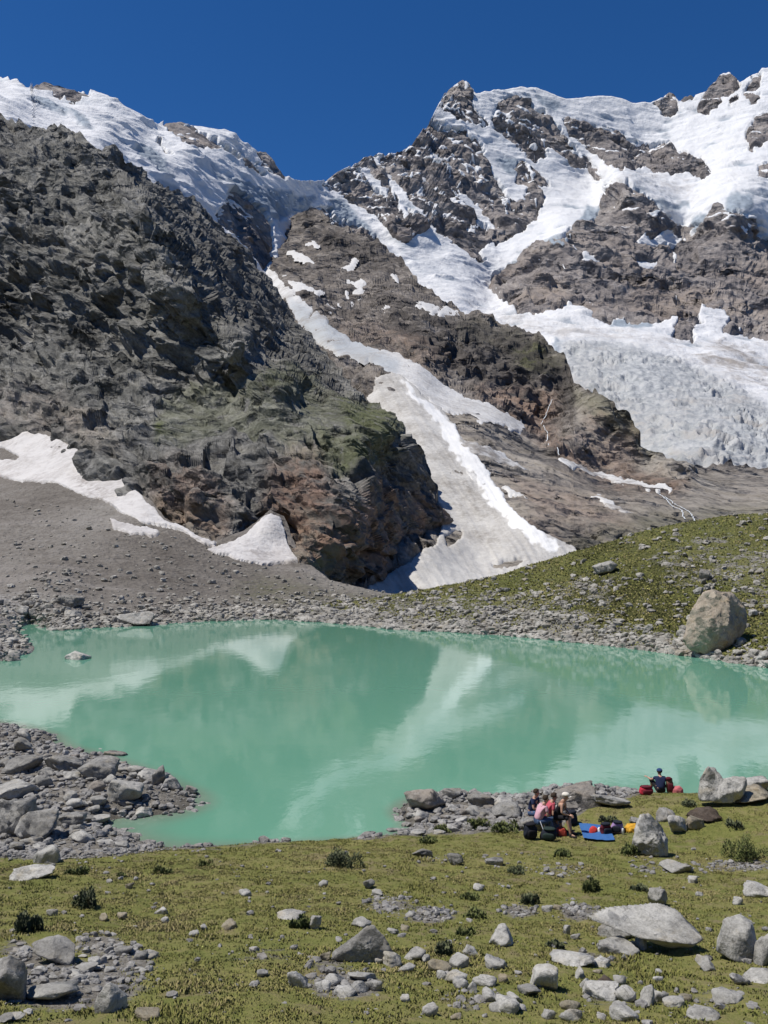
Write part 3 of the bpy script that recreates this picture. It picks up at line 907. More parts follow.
# ------------------------------------------------------------------ left mountain
def build_left_mountain():
    top = [(-90, 85), (0, 113), (30, 129), (42, 131), (52, 127), (75, 133), (100, 147), (112, 150), (125, 163), (140, 171), (152, 182), (165, 186), (178, 192), (190, 200), (205, 214), (222, 228), (240, 245), (255, 262),
           (266, 278), (278, 294), (290, 314), (300, 327), (310, 336), (320, 346), (335, 366), (352, 386), (370, 402), (382, 411), (394, 417), (402, 432), (416, 452), (430, 480), (440, 502), (447, 516)]
    bot = [(-90, 530), (0, 540), (100, 560), (215, 590), (300, 616), (340, 606), (372, 593), (400, 572), (420, 558), (434, 547), (442, 535), (449, 522)]
    ctrl = [(-90, 88, 470), (0, 113, 440), (52, 128, 415), (75, 134, 400), (112, 151, 385), (152, 183, 400), (190, 201, 490), (222, 229, 520), (255, 262, 520), (290, 315, 480), (300, 328, 460), (335, 366, 395), (370, 402, 325), (394, 417, 276), (416, 453, 264), (435, 490, 254), (445, 515, 238), (440, 532, 232), (428, 560, 224), (400, 584, 214),
            (75, 160, 372), (145, 207, 305), (175, 250, 280), (200, 290, 262), (240, 345, 243), (280, 385, 228),
            (0, 200, 340), (60, 220, 330), (100, 200, 345), (15, 280, 314), (15, 335, 308), (62, 300, 288), (58, 345, 274), (95, 335, 283), (120, 300, 284), (0, 380, 255), (60, 390, 245), (130, 390, 242), (150, 330, 262), (190, 340, 258), (-90, 300, 320), (-90, 420, 240),
            (235, 292, 355), (272, 340, 345), (312, 370, 335), (330, 395, 275),
            (185, 395, 248), (240, 395, 246), (190, 432, 212), (245, 425, 216), (300, 415, 224), (350, 412, 235), (380, 425, 228),
            (0, 425, 226), (60, 436, 208), (100, 466, 184), (150, 450, 190), (150, 505, 166), (190, 490, 168), (210, 530, 160), (250, 470, 184), (270, 505, 168), (240, 520, 162), (270, 545, 170), (300, 560, 150), (220, 545, 152),
            (310, 450, 196), (330, 440, 202), (345, 470, 188), (350, 500, 176), (320, 520, 166), (350, 545, 165), (385, 470, 212), (395, 510, 200), (400, 545, 192), (415, 480, 236), (425, 520, 218), (370, 585, 186), (372, 602, 192), (400, 562, 194), (385, 530, 186),
            (0, 480, 222), (0, 540, 214), (60, 500, 200), (100, 500, 182), (100, 560, 176), (150, 550, 163), (215, 590, 150), (-90, 530, 230), (300, 615, 144)]
    R = Relief(-85, 447, top, bot, ctrl, step=.95, c=10, blur=6)
    u = .3
    Q = R.P / u
    ca, sa = math.cos(-.7), math.sin(-.7)
    Qs = np.stack([Q[..., 0] * ca + Q[..., 2] * sa, Q[..., 1], -Q[..., 0] * sa + Q[..., 2] * ca], -1)
    Qd = Qs * np.array([.38, .7, 1.3])
    lines = ridged((Qd + 0) / 20, 4) - .5
    Wp = np.stack([perlin(Q / 30 + k * 7.7) for k in range(3)], -1) * 8
    d = 13 * (ridged((Q + Wp) / 95, 3) - .5) + 14 * soft_facets((Qd + Wp * .45) / 30, 1.6) + 9 * soft_facets((Qd + Wp * .35) / 13, 1.5) + 5 * lines + 3.4 * soft_facets((Q + Wp * .3) / 6.5) + 1.5 * facets(Q / 4.0) + 1.0 * fbm(Q / 5, 3)
    soft = blank(0)
    grass = blank(.03)
    poly(grass, [(-90, 200), (60, 150), (150, 210), (240, 350), (300, 420), (120, 420), (-90, 420)], .06)
    for p, v in (([(150, 420), (185, 412), (215, 420), (250, 414), (246, 430), (222, 441), (190, 438), (156, 436)], 1.0), ([(192, 386), (250, 383), (244, 398), (205, 402)], .75), ([(262, 398), (330, 394), (372, 408), (396, 420), (400, 436), (378, 446), (340, 424), (300, 412)], .85),
                 ([(255, 370), (300, 372), (330, 395), (270, 398)], .5), ([(160, 395), (250, 380), (320, 390), (400, 430), (330, 470), (250, 440), (160, 440)], .35), ([(310, 430), (380, 440), (400, 460), (340, 470)], .6), ([(340, 395), (372, 405), (398, 422), (402, 436), (380, 440), (345, 420)], .7)):
        poly(grass, p, v)
    for p in ([(150, 415), (250, 410), (246, 436), (160, 440)], [(262, 396), (372, 405), (398, 424), (380, 440), (300, 415)]):
        poly(soft, p, 1)
    rust = blank(0)
    for p, v in (([(370, 480), (445, 505), (440, 540), (395, 580), (340, 575), (345, 520)], .85), ([(140, 470), (190, 460), (240, 500), (220, 540), (160, 515)], .55), ([(270, 470), (310, 450), (340, 500), (370, 570), (290, 568), (262, 520)], .85), ([(-90, 380), (60, 390), (100, 440), (-90, 420)], .2)):
        poly(rust, p, v)
    tan = blank(0)
    for p, v in (([(150, 490), (200, 500), (225, 530), (200, 540), (160, 518)], .6), ([(270, 520), (300, 500), (350, 560), (380, 580), (300, 570)], .6), ([(60, 410), (110, 420), (120, 460), (80, 450)], .3)):
        poly(tan, p, v)
    px, py = R.warp(5, 16, 2)
    sf = samp(box(soft, 5, 2), R.px, R.py)
    d = .62 * d * u * (1 - .55 * sf) * (.75 + .25 * sstep(420, 300, R.py))
    d = settle(R, d)
    P = R.P + R.N * d[..., None]
    dk = blank(0)  # dark rock, plus shade of right flank and left recess put into colour
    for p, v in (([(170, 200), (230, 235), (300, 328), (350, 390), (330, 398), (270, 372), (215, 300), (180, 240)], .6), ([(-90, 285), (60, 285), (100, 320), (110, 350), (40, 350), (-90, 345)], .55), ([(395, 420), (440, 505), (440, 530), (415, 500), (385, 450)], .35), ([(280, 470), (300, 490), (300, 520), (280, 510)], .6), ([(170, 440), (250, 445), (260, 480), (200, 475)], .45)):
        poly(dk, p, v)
    A = dict(rust=.85 * samp(box(rust, 10, 2), px, py), grass=samp(box(grass, 3, 2), px, py), tan=samp(box(tan, 4, 2), px, py), darkrock_shade=samp(box(dk, 8, 2), px, py))
    P2, A2 = with_back(P, A, 5)
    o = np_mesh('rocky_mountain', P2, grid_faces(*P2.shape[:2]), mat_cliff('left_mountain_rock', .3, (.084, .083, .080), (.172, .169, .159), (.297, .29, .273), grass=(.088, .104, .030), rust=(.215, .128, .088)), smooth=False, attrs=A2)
    struct(o)


# ------------------------------------------------------------------ scree apron and the snow lying on it
SHORE = [(-90, 620), (-40, 640), (0, 668), (20, 655), (40, 633), (70, 629), (130, 626), (200, 621), (280, 619), (340, 623), (400, 629), (470, 633), (520, 637), (560, 641), (610, 646), (650, 651), (700, 658), (768, 668), (860, 682)]


def build_scree():
    top = [(-90, 404), (0, 414), (60, 436), (100, 464), (150, 500), (165, 518), (212, 543), (245, 530), (258, 520), (270, 510), (284, 516), (300, 556), (330, 580), (380, 592), (430, 600)]
    bot = [(x, y + 26) for x, y in SHORE]
    ctrl = [(-90, 410, 250), (0, 418, 236), (60, 432, 214), (100, 462, 190), (150, 500, 168), (163, 520, 159), (215, 545, 151), (270, 558, 149), (330, 582, 140), (380, 594, 134), (430, 602, 126),
            (0, 480, 196), (-90, 480, 210), (60, 485, 184), (100, 505, 168), (0, 540, 142), (100, 545, 140), (200, 570, 134), (100, 580, 122), (0, 585, 116), (200, 600, 118), (300, 602, 118), (270, 520, 160), (45, 610, 102), (-90, 580, 120), (10, 620, 96), (30, 640, 89)]
    for x in range(-90, 431, 40):
        y = float(interp(SHORE, x))
        ctrl.append((x, y, float(ywater(x, y))))
        ctrl.append((x, y + 26, float(ywater(x, y + 26, -1.8))))
    R = Relief(-85, 425, top, bot, ctrl, step=1.1, c=12, blur=4)
    u = .15
    Q = R.P / u
    st = blank(0)
    poly(st, [(-90, 590), (30, 596), (75, 604), (100, 622), (150, 616), (280, 612), (340, 615), (430, 620), (430, 650), (-90, 700)], 1)
    poly(st, [(-90, 570), (0, 590), (50, 598), (40, 650), (0, 690), (-90, 690)], 1)
    stony = samp(box(st, 5, 2), R.px, R.py)
    fade = sstep(0, 6, interp(SHORE, R.px) - R.py + 4)
    d = (2.4 * fbm(Q / 50, 5) + 1.1 * fbm(Q / 8, 3) + (1.2 + 2.5 * stony) * np.maximum(soft_facets(Q / 5, .7), -.1)) * u * (.25 + .75 * fade) * (.6 + .6 * sstep(600, 500, R.py))
    P = R.P + R.N * d[..., None]
    gr = blank(0)
    poly(gr, [(250, 575), (340, 590), (430, 596), (430, 626), (300, 612), (230, 600)], .55)
    px, py = R.warp(4, 14, 6)
    A = dict(stony=samp(box(st, 4, 2), px, py), grass=samp(box(gr, 6, 2), px, py))
    struct(np_mesh('scree_slope', P, grid_faces(R.ny, R.nx), mat_scree('scree'), smooth=False, attrs=A))
    sn = blank(0)
    poly(sn, [(-90, 398), (0, 419), (15, 424), (28, 432), (45, 434), (55, 438), (75, 448), (88, 458), (100, 468), (110, 479), (125, 477), (140, 492), (150, 505), (163, 519), (167, 525), (155, 526), (140, 522), (125, 515), (112, 505), (105, 501), (90, 498), (75, 492), (55, 484), (35, 481), (15, 480), (0, 477), (-90, 470)], 1)
    poly(sn, [(0, 446), (8, 450), (22, 457), (15, 461), (-10, 460)], 0)
    poly(sn, [(108, 516), (120, 522), (145, 527), (162, 532), (156, 537), (135, 534), (115, 529)], 1)
    stroke(sn, [(160, 521), (180, 528), (205, 541), (216, 544)], 4)
    poly(sn, [(205, 548), (225, 545), (245, 534), (256, 524), (270, 515), (281, 519), (285, 535), (291, 550), (300, 562), (285, 563), (265, 566), (240, 561), (220, 554)], 1)
    q = samp(box(sn, 1, 2), R.px + .6 * (px - R.px) * .7, R.py + .6 * (py - R.py) * .7)
    sm = sstep(.3, .7, q + .28 * fbm(Q / 4, 3) * (q > .02))
    # the snow banks stand up against the cliff foot
    off = (sm - .45) * .45 + .3 * fbm(Q / 30, 4) + .06 * fbm(Q / 4, 3)
    V = R.P + R.N * off[..., None]
    V[..., 1] -= .35 * sm
    dm = blank(.42)
    poly(dm, [(70, 480), (80, 478), (105, 490), (110, 503), (85, 498)], 1.0); poly(dm, [(245, 545), (270, 540), (272, 556), (250, 560)], .85); poly(dm, [(50, 445), (62, 448), (60, 460), (52, 456)], .9)
    A = dict(dirt=samp(box(dm, 4, 2), px, py) + .15 + .7 * (1 - sm), ice=np.zeros_like(q))
    Vc, Fc, Ac = compact(V.reshape(-1, 3), grid_faces(R.ny, R.nx, keep=sm > .1), A)
    struct(np_mesh('snowfield', Vc, Fc, mat_snow('late_snow', .2, clean=(.63, .61, .59), dirt=(.30, .27, .25)), attrs=Ac))
    return R, P


# ------------------------------------------------------------------ grassy moraine on the right shore
def build_moraine():
    top = [(290, 612), (340, 600), (375, 597), (400, 594), (430, 589), (470, 581), (500, 575), (530, 566), (560, 557), (580, 550), (620, 538), (660, 526), (700, 519), (740, 515), (768, 514), (870, 510)]
    bot = [(x, y + 26) for x, y in SHORE]
    ctrl = [(290, 612, 112), (340, 600, 121), (400, 594, 116), (470, 581, 113), (560, 557, 112), (660, 526, 112), (768, 514, 112), (870, 510, 112), (470, 605, 100), (560, 600, 95), (660, 590, 90), (768, 590, 87), (768, 550, 98), (660, 555, 100), (870, 590, 84), (720, 640, 75)]
    for x in range(290, 871, 40):
        y = float(interp(SHORE, x))
        ctrl.append((x, y, float(ywater(x, y))))
        ctrl.append((x, y + 26, float(ywater(x, y + 26, -1.8))))
    R = Relief(295, 865, top, bot, ctrl, step=1.1, c=14, blur=4)
    Q = R.P / .1
    fade = sstep(0, 8, interp(SHORE, R.px) - R.py + 5)
    d = (4.5 * fbm(Q / 110, 5) + 1.6 * fbm(Q / 14, 4) + 1.0 * np.maximum(soft_facets(Q / 4.5, .7), 0)) * .1 * (.2 + .8 * fade)
    P = R.P + R.N * d[..., None]
    g = blank(.80)
    poly(g, [(290, 600), (400, 598), (430, 600), (520, 605), (600, 615), (680, 640), (768, 650), (870, 660), (870, 720), (290, 720)], .40)
    for p, v in (([(690, 570), (768, 545), (768, 570), (700, 590), (670, 590)], .45), ([(640, 560), (720, 535), (740, 545), (660, 575)], .5), ([(560, 575), (620, 580), (600, 610), (540, 600)], .5), ([(420, 598), (520, 590), (560, 610), (420, 615)], .5),
                 ([(290, 605), (350, 598), (400, 600), (420, 630), (290, 630)], .42), ([(730, 560), (768, 575), (768, 600), (740, 600)], .5), ([(500, 575), (600, 548), (640, 560), (560, 575)], .95)):
        poly(g, p, v)
    px, py = R.warp(9, 22, 8)
    shore = interp(SHORE, R.px) - R.py
    A = dict(grass=samp(box(g, 6, 2), px, py) * sstep(-2, 12, shore + 5 * perlin(np.stack([R.px / 9, R.py / 9, 0 * R.px], -1))))
    P2, A2 = with_back(P, A, 3, drop=.35)
    struct(np_mesh('moraine_hill', P2, grid_faces(*P2.shape[:2]), mat_moraine('moraine_turf'), smooth=False, attrs=A2))
    return R, P, A['grass']


# ------------------------------------------------------------------ near ground
G_X0, G_X1, G_Y0, G_Y1, G_S = -48.0, 52.0, -12.0, 62.0, 0.14


def near_ground_points():
    P = []
    for px, py, Y in [(384, 1024, 10), (0, 1024, 9.5), (768, 1024, 10.5), (384, 960, 13), (0, 960, 12.6), (768, 960, 14), (384, 900, 18), (0, 900, 17.5), (768, 900, 19), (384, 860, 23), (0, 868, 21.6), (768, 850, 25),
                      (150, 850, 25), (60, 856, 24), (300, 842, 26), (380, 836, 27), (460, 830, 28), (540, 829, 27.6), (640, 800, 30), (690, 796, 30.4), (768, 790, 30.6), (590, 812, 29), (600, 840, 26.5),
                      (420, 812, 31.0), (470, 808, 31.2), (520, 806, 31.0), (570, 806, 30.5),
                      (30, 800, 31.8), (0, 780, 34.5), (60, 772, 35.5), (100, 800, 31.6), (0, 745, 40.5), (60, 750, 39.4), (130, 800, 32.2), (20, 835, 27.4), (100, 828, 28.6), (160, 797, 32.8)]:
        P.append(pt(px, py, Y))
    for px, py in [(0, 724), (50, 736), (100, 757), (150, 776), (194, 795), (192, 806), (150, 816), (112, 822), (130, 836), (152, 846),
                   (390, 836), (400, 818), (420, 797), (460, 794), (500, 797), (540, 792)]:
        P.append(pt(px, py, ywater(px, py)))
    P = [tuple(p) for p in P]
    W = [(0, 0, 7.8), (0, 5, 6.0), (-10, 2, 7.2), (12, 2, 7.4), (-30, 5, 7), (40, 5, 8), (0, -12, 9.5), (-45, -12, 10), (50, -12, 11), (-40, 20, 3.2), (-45, 30, 2.0), (48, 20, 4.5), (48, 32, 1.5), (30, 30, 1.3), (-30, 28, 1.2),
         (-25, 33, .9), (-40, 42, .6), (-24, 47.5, .0), (-40, 50, 0.2), (-20, 53, -2), (-40, 58, -2), (-12, 45, -2), (-4, 38, -2), (-1.5, 33, -1.1), (-3, 30.5, -.9), (-6.2, 30.6, -.45), (-2.5, 28.6, -.1), (0, 30.5, -.5), (2, 36, -1.5), (8, 38, -1.6), (8.6, 35, -.2),
         (12, 34, -.4), (15, 34.5, -.3), (20, 35, -.4), (30, 36, -.4), (48, 38, -.4), (12, 40, -2.5), (30, 42, -2.5), (48, 44, -2.5), (0, 48, -3), (20, 60, -3), (48, 60, -3), (-10, 60, -3), (-48, 61, -3), (5, 34.6, -.5)]
    return np.array(P + W)


_gp = near_ground_points()
_gf = RBF(_gp[:, :2], _gp[:, 2], .8)
_xs = np.arange(G_X0, G_X1 + 1e-6, G_S); _ys = np.arange(G_Y0, G_Y1 + 1e-6, G_S)
GX, GY = np.meshgrid(_xs, _ys)
GZ = _gf(GX, GY)
_q = np.stack([GX, GY, 0 * GX], -1)
_land = sstep(-.3, .4, GZ)
GZ = GZ + (.16 * fbm(_q / 2.6, 4) + .05 * fbm(_q / .7 + 9, 3)) * (.35 + .65 * _land) * sstep(3, 8, GY)


def gz(x, y):
    fx = np.clip((np.asarray(x, float) - G_X0) / G_S, 0, GX.shape[1] - 1.001); fy = np.clip((np.asarray(y, float) - G_Y0) / G_S, 0, GX.shape[0] - 1.001)
    i = fx.astype(int); j = fy.astype(int); a = fx - i; b = fy - j
    return (GZ[j, i] * (1 - a) + GZ[j, i + 1] * a) * (1 - b) + (GZ[j + 1, i] * (1 - a) + GZ[j + 1, i + 1] * a) * b


_Yt = np.arange(7, 58, .03)


def hit(px, py):
    """where the sight line through (px, py) meets the near ground (or the lake)"""
    p = pt(np.full_like(_Yt, px), np.full_like(_Yt, py), _Yt)
    g = np.maximum(gz(p[:, 0], p[:, 1]), -.05)
    k = np.argmax(p[:, 2] <= g)
    if p[k, 2] > g[k]:
        k = len(_Yt) - 1
    return Vector((p[k, 0], p[k, 1], g[k]))


def grass_cover():
    P = np.stack([GX, GY, GZ], -1)
    px, py = to_px(P)
    turf = [(-400, 862), (0, 856), (60, 857), (110, 855), (150, 848), (200, 846), (260, 842), (300, 838), (340, 836), (380, 835), (400, 834), (480, 831), (520, 829), (560, 826), (590, 806), (620, 798), (650, 790), (690, 786), (768, 782), (1200, 780)]
    edge = interp(turf, px) + 3 * perlin(np.stack([GX / 1.2, GY / 1.2, 0 * GX], -1))
    g = sstep(-2, 6, py - edge)
    g = np.where(GY < 20, 1.0, g) * np.where((GY > 30.5) & (px < 590), 0, 1)
    bare = blank(0)
    bare2 = np.zeros_like(GX)
    # stony and earthy patches, as (pixel x, pixel y, rx, ry, strength)
    for cx, cy, rx, ry, s_ in [(70, 985, 75, 26, 1), (125, 960, 30, 16, .8), (100, 945, 26, 10, .9), (20, 960, 22, 22, .7), (345, 985, 40, 16, .8), (330, 965, 20, 10, .5), (430, 915, 26, 9, .8), (520, 912, 20, 8, .6), (580, 912, 24, 10, .7), (390, 905, 26, 10, .6),
                               (740, 866, 40, 6, .6), (480, 1000, 50, 14, .35), (260, 955, 35, 12, .35), (620, 1000, 60, 14, .35), (585, 958, 26, 8, .5), (440, 860, 20, 6, .3), (650, 868, 20, 6, .4), (560, 870, 24, 6, .35), (720, 1000, 40, 16, .35)]:
        bare2 = np.maximum(bare2, s_ * np.exp(-(((px - cx) / rx) ** 2 + ((py - cy) / ry) ** 2) ** 1.5))
    g = g * (1 - np.clip(bare2 * 1.1, 0, 1))
    return np.clip(g, 0, 1), px, py


G_GRASS, G_PX, G_PY = grass_cover()


def build_ground():
    P = np.stack([GX, GY, GZ], -1)
    wet = sstep(.22, -.02, GZ)
    o = np_mesh('ground', P[::-1], grid_faces(*GX.shape), mat_turf('alpine_turf'), smooth=True, attrs=dict(grass=G_GRASS[::-1] * .85, wet=wet[::-1]))
    struct(o)
    # terrain that carries on around and under everything, out to the horizon
    n = 90
    r = np.concatenate([[0], np.geomspace(30, 9000, 40)])
    a = np.linspace(0, 2 * math.pi, n + 1)[:-1]
    Rr, Aa = np.meshgrid(r, a, indexing='ij')
    X, Y = Rr * np.cos(Aa), Rr * np.sin(Aa)
    back = sstep(20, -400, Y)
    Z = -5.5 + back * (np.minimum(Rr * .35, 400) + 40 * fbm(np.stack([X, Y, 0 * X], -1) / 200, 4)) - 2
    V = np.stack([X, Y, Z], -1).reshape(-1, 3)
    Fq = []
    for i in range(len(r) - 1):
        for k in range(n):
            k2 = (k + 1) % n
            Fq.append([i * n + k, (i + 1) * n + k, (i + 1) * n + k2, i * n + k2])
    t = NT('valley_floor')
    c = t.ramp(t.noise(.02, 6, .6), [(.35, (.07, .075, .04)), (.6, (.18, .17, .15))])
    struct(np_mesh('terrain', V, Fq, t.bsdf(c, .95, .1)))


def build_lake():
    xs = np.arange(-95, 95.1, .5); ys = np.arange(24, 150.1, .5)
    X, Y = np.meshgrid(xs, ys)
    Z = np.zeros_like(X)
    sh = np.zeros_like(X)
    ins = (X > G_X0) & (X < G_X1) & (Y < G_Y1)
    dep = -gz(X, Y)
    sh = np.where(ins, 1 - np.clip(dep / .75, 0, 1), 0)
    px, py = to_px(np.stack([X, Y, Z], -1))
    far = (interp(SHORE, px) + 8 - py) / 8
    sh = np.maximum(sh, np.clip(far, 0, 1) * .5 * (Y > 60))
    o = np_mesh('lake', np.stack([X, Y, Z], -1)[::-1], grid_faces(*X.shape), mat_lake(), attrs=dict(shallow=sh[::-1]))
    struct(o)


build_massif()
build_spur()
build_left_mountain()
SCREE, SCREE_P = build_scree()
MOR, MOR_P, MOR_G = build_moraine()
build_ground()
build_lake()

# ------------------------------------------------------------------ rocks
def ico(n):
    bm = bmesh.new()
    bmesh.ops.create_icosphere(bm, subdivisions=n, radius=1)
    bm.verts.ensure_lookup_table()
    V = np.array([v.co[:] for v in bm.verts]); Fc = np.array([[v.index for v in f.verts] for f in bm.faces])
    bm.free()
    return V / np.linalg.norm(V, axis=1, keepdims=True), Fc


ICO = {k: ico(k) for k in (1, 2, 3, 4, 5, 6)}


def radial(dirs, nrm, h, k=16):
    dn = dirs @ nrm.T
    r = h[None] / np.maximum(dn, .08)
    r = np.minimum(r, 4)
    return -np.log(np.exp(-k * r).sum(1)) / k


def rock_shape(seed, sub=4, planes=13, k=42, noise=.07, flat=0.0):
    """a broken boulder: half-spaces cut from a ball, edges worn, surface roughened; unit size"""
    r_ = np.random.default_rng(seed)
    d, Fc = ICO[sub]
    n = r_.normal(size=(planes, 3)); n /= np.linalg.norm(n, axis=1, keepdims=True)
    h = r_.uniform(.50, 1.0, planes)
    n = np.vstack([n, np.eye(3), -np.eye(3)]); h = np.concatenate([h, np.full(6, 1.0)])
    R = radial(d, n, h, k)
    V = d * R[:, None]
    off = r_.uniform(0, 50, 3)
    V = V * (1 + noise * fbm(V * 1.7 + off, 4) * 1.1 + noise * .9 * facets(V * 2.6 + off, .9) + noise * .25 * fbm(V * 9 + off, 2))[:, None]
    mn, mx = V.min(0), V.max(0)
    V = (V - (mn + mx) / 2) / ((mx - mn) / 2)
    return V, Fc


def hull_shape(pts, sub=5, k=22, noise=.05, seed=1, nscale=1.0):
    """a boulder from its measured corner points (metres)"""
    pts = np.array(pts, float)
    c = pts.mean(0)
    bm = bmesh.new()
    for p in pts: bm.verts.new(p - c)
    bmesh.ops.convex_hull(bm, input=bm.verts)
    bm.normal_update()
    ns, hs = [], []
    for f in bm.faces:
        n_ = np.array(f.normal[:]); h_ = float(np.dot(n_, np.array(f.verts[0].co[:])))
        if h_ < 0: n_, h_ = -n_, -h_
        ns.append(n_); hs.append(h_)
    bm.free()
    d, Fc = ICO[sub]
    size = np.mean(hs)
    ns = np.array(ns); hs = np.array(hs) / size
    key = np.unique(np.round(np.column_stack([ns, hs]), 2), axis=0)
    ns, hs = key[:, :3], key[:, 3]
    ns /= np.linalg.norm(ns, axis=1, keepdims=True)
    dn = d @ ns.T
    r = hs[None] / np.maximum(dn, .03)
    r = np.minimum(r, 9)
    R = -np.log(np.exp(-k * (r - r.min(1, keepdims=True))).sum(1)) / k + r.min(1)
    V = d * R[:, None]
    q = V * nscale
    V = V + d * (noise * (1.5 * fbm(q * 1.5 + seed, 4) + .6 * facets(q * 2.6 + seed, .8) + .35 * facets(q * 6 + seed, .8) + .3 * fbm(q * 9 + seed, 2)))[:, None]
    return V * size + c, Fc


M_PALE = mat_rock('pale_granite', (.23, .222, .203), (.40, .39, .36), (.56, .545, .505))
M_GREY = mat_rock('grey_gneiss', (.14, .135, .123), (.265, .257, .238), (.41, .40, .372), lichen=.5)
M_WARM = mat_rock('weathered_granite', (.16, .145, .128), (.27, .25, .225), (.38, .36, .33), lichen=.3, warm=.25)
M_BROWN = mat_rock('brown_rock', (.045, .035, .028), (.085, .066, .052), (.15, .12, .10), lichen=.4)
M_TAN = mat_rock('lichened_rock', (.18, .155, .115), (.30, .27, .20), (.40, .37, .30), lichen=.2, warm=.3)
M_FAR = mat_rock('boulder_granite', (.27, .225, .175), (.43, .37, .295), (.55, .49, .41), lichen=.25, sc=.35, bumpd=.15)

VARIANTS = {}


def variant(i, mat, sub=3):
    key = (i, mat.name, sub)
    if key not in VARIANTS:
        V, Fc = rock_shape(100 + i, sub, planes=[7, 9, 11, 8][i % 4], k=[40, 55, 32][i % 3], noise=.085)
        VARIANTS[key] = np_mesh('stone', V, Fc, mat, smooth=True, link=False)
    return VARIANTS[key]


TAKEN = []


def dims(px, py, w, h, Y, dep):
    W = w * Y / F
    hm = h * Y / F
    D = W * .82
    Hh = max((hm - D * math.sin(dep) * .62) / math.cos(dep), W * .30)
    return W, D, Hh


def put_rock(px, py, w, h, label, group=None, mat=None, mesh=None, seed=None, sub=4, sink=.16, rot=None, name='boulder', Y=None, base=None, tilt=0.0, noise=.075, cat='rock'):
    mat = mat or M_PALE
    if base is None:
        base = hit(px, py - 1)
    Y = base.y
    dep = math.atan2(CAMZ - base.z, Y)
    W, D, Hh = dims(px, py, w, h, Y, dep)
    if mesh is None:
        if seed is None:
            me = variant(rng.integers(0, 12), mat)
        else:
            V, Fc = rock_shape(seed, sub, planes=8 + seed % 4, k=34 + seed % 20, noise=noise)
            me = np_mesh(name, V, Fc, mat, smooth=True, link=False)
    else:
        me = mesh
    o = bpy.data.objects.new(name, me)
    COL.objects.link(o)
    rz = rot if rot is not None else rng.uniform(0, 6.28)
    cyc, s_ = abs(math.cos(rz)), abs(math.sin(rz))
    a = W / 2; b = D / 2
    # half sizes along the rotated axes that keep the outline width
    o.scale = (a * cyc + b * s_, a * s_ + b * cyc, Hh * (1 + sink) / 2)
    o.rotation_euler = (rng.uniform(-.12, .12), tilt + rng.uniform(-.12, .12), rz)
    y = base.y + D * .40
    z0 = max(float(gz(base.x * y / max(base.y, .1), y)), -.3) if Y < 55 else base.z
    z0 = min(z0, base.z + .35 * D)
    o.location = (base.x, y, z0 + Hh * (1 - sink) / 2)
    tag(o, label, cat, group)
    TAKEN.append((px, py - h / 2, max(w, h) / 2))
    return o


def free(px, py, r, k=.75):
    return all((px - a) ** 2 + (py - b) ** 2 > (k * (r + c)) ** 2 for a, b, c in TAKEN)


# --- boulders one can point at ------------------------------------------------
put_rock(426, 812, 27, 21, 'large grey boulder with a dark left face at the left end of the stony spit', None, M_WARM, seed=21)
put_rock(452, 800, 17, 11, 'wedge shaped grey rock standing in the shallows behind the stony spit', None, M_GREY, seed=22)
put_rock(481, 809, 26, 16, 'long slanting grey rock with a dark right end, at the water edge of the spit', None, M_GREY, seed=23)
put_rock(508, 819, 27, 15, 'broad grey block just left of the seated hikers', None, M_GREY, seed=24, rot=.1)
put_rock(504, 806, 18, 9, 'flat pale slab on top of the grey block left of the hikers', None, M_PALE, seed=25, rot=.2)
put_rock(394, 834, 17, 11, 'grey rock at the left tip of the stony spit, touching the grass', None, M_GREY, seed=26)
put_rock(454, 833, 15, 8, 'flat pale rock at the front of the stony spit where the grass begins', None, M_PALE, seed=27)
put_rock(580, 811, 46, 26, 'large brown grey boulder behind the seated hikers at the lake edge', None, M_WARM, seed=28, sub=5, rot=0)
put_rock(611, 809, 34, 12, 'long low pale rock beside the large brown grey boulder by the lake', None, M_PALE, seed=29, rot=0.15)
put_rock(421, 858, 17, 10, 'left one of three grey stones in a row on the grass below the spit', None, M_GREY, seed=31)
put_rock(456, 866, 15, 13, 'upright middle one of three grey stones in a row below the stony spit', None, M_GREY, seed=32)
put_rock(494, 866, 17, 9, 'flat right one of three grey stones in a row on the grass below the spit', None, M_GREY, seed=33)
put_rock(678, 835, 21, 18, 'pale block with a sunlit left face, right of the tall white boulder', None, M_PALE, seed=34)
put_rock(667, 822, 16, 12, 'small dark grey rock behind the pale block near the tall white boulder', None, M_GREY, seed=35)
put_rock(706, 824, 24, 12, 'dark brown rock lying in the grass below the two humped lakeside boulder', None, M_BROWN, seed=36, rot=.3, name='rock')
put_rock(697, 831, 18, 13, 'rounded grey brown rock touching the dark brown rock', None, M_TAN, seed=37)
put_rock(637, 826, 11, 7, 'small grey stone peeping out behind the tall white boulder', None, M_GREY, seed=38)
put_rock(679, 874, 27, 14, 'long whitish rock in the grass below the tall white boulder', None, M_PALE, seed=39, rot=-.35)
put_rock(760, 794, 28, 17, 'pale boulder on the lake edge at the right border of the picture', None, M_PALE, seed=40)
put_rock(758, 806, 36, 13, 'low tan lichened rock hump in the grass under the right border boulder', None, M_TAN, seed=41, rot=.1)
put_rock(764, 898, 24, 14, 'pale rock half cut off by the right border, above the dark sided block', None, M_PALE, seed=42)
put_rock(766, 966, 18, 32, 'pale rock touching the right side of the dark sided block', None, M_PALE, seed=43)
put_rock(764, 984, 32, 18, 'low pale rock in the grass just below the dark sided block', None, M_PALE, seed=44, rot=.2)
put_rock(659, 908, 13, 19, 'small pointed pale rock standing in the grass behind the big slab', None, M_PALE, seed=45)
put_rock(708, 972, 17, 14, 'rounded pale stone between the big slab and the dark sided block', None, M_PALE, seed=46)
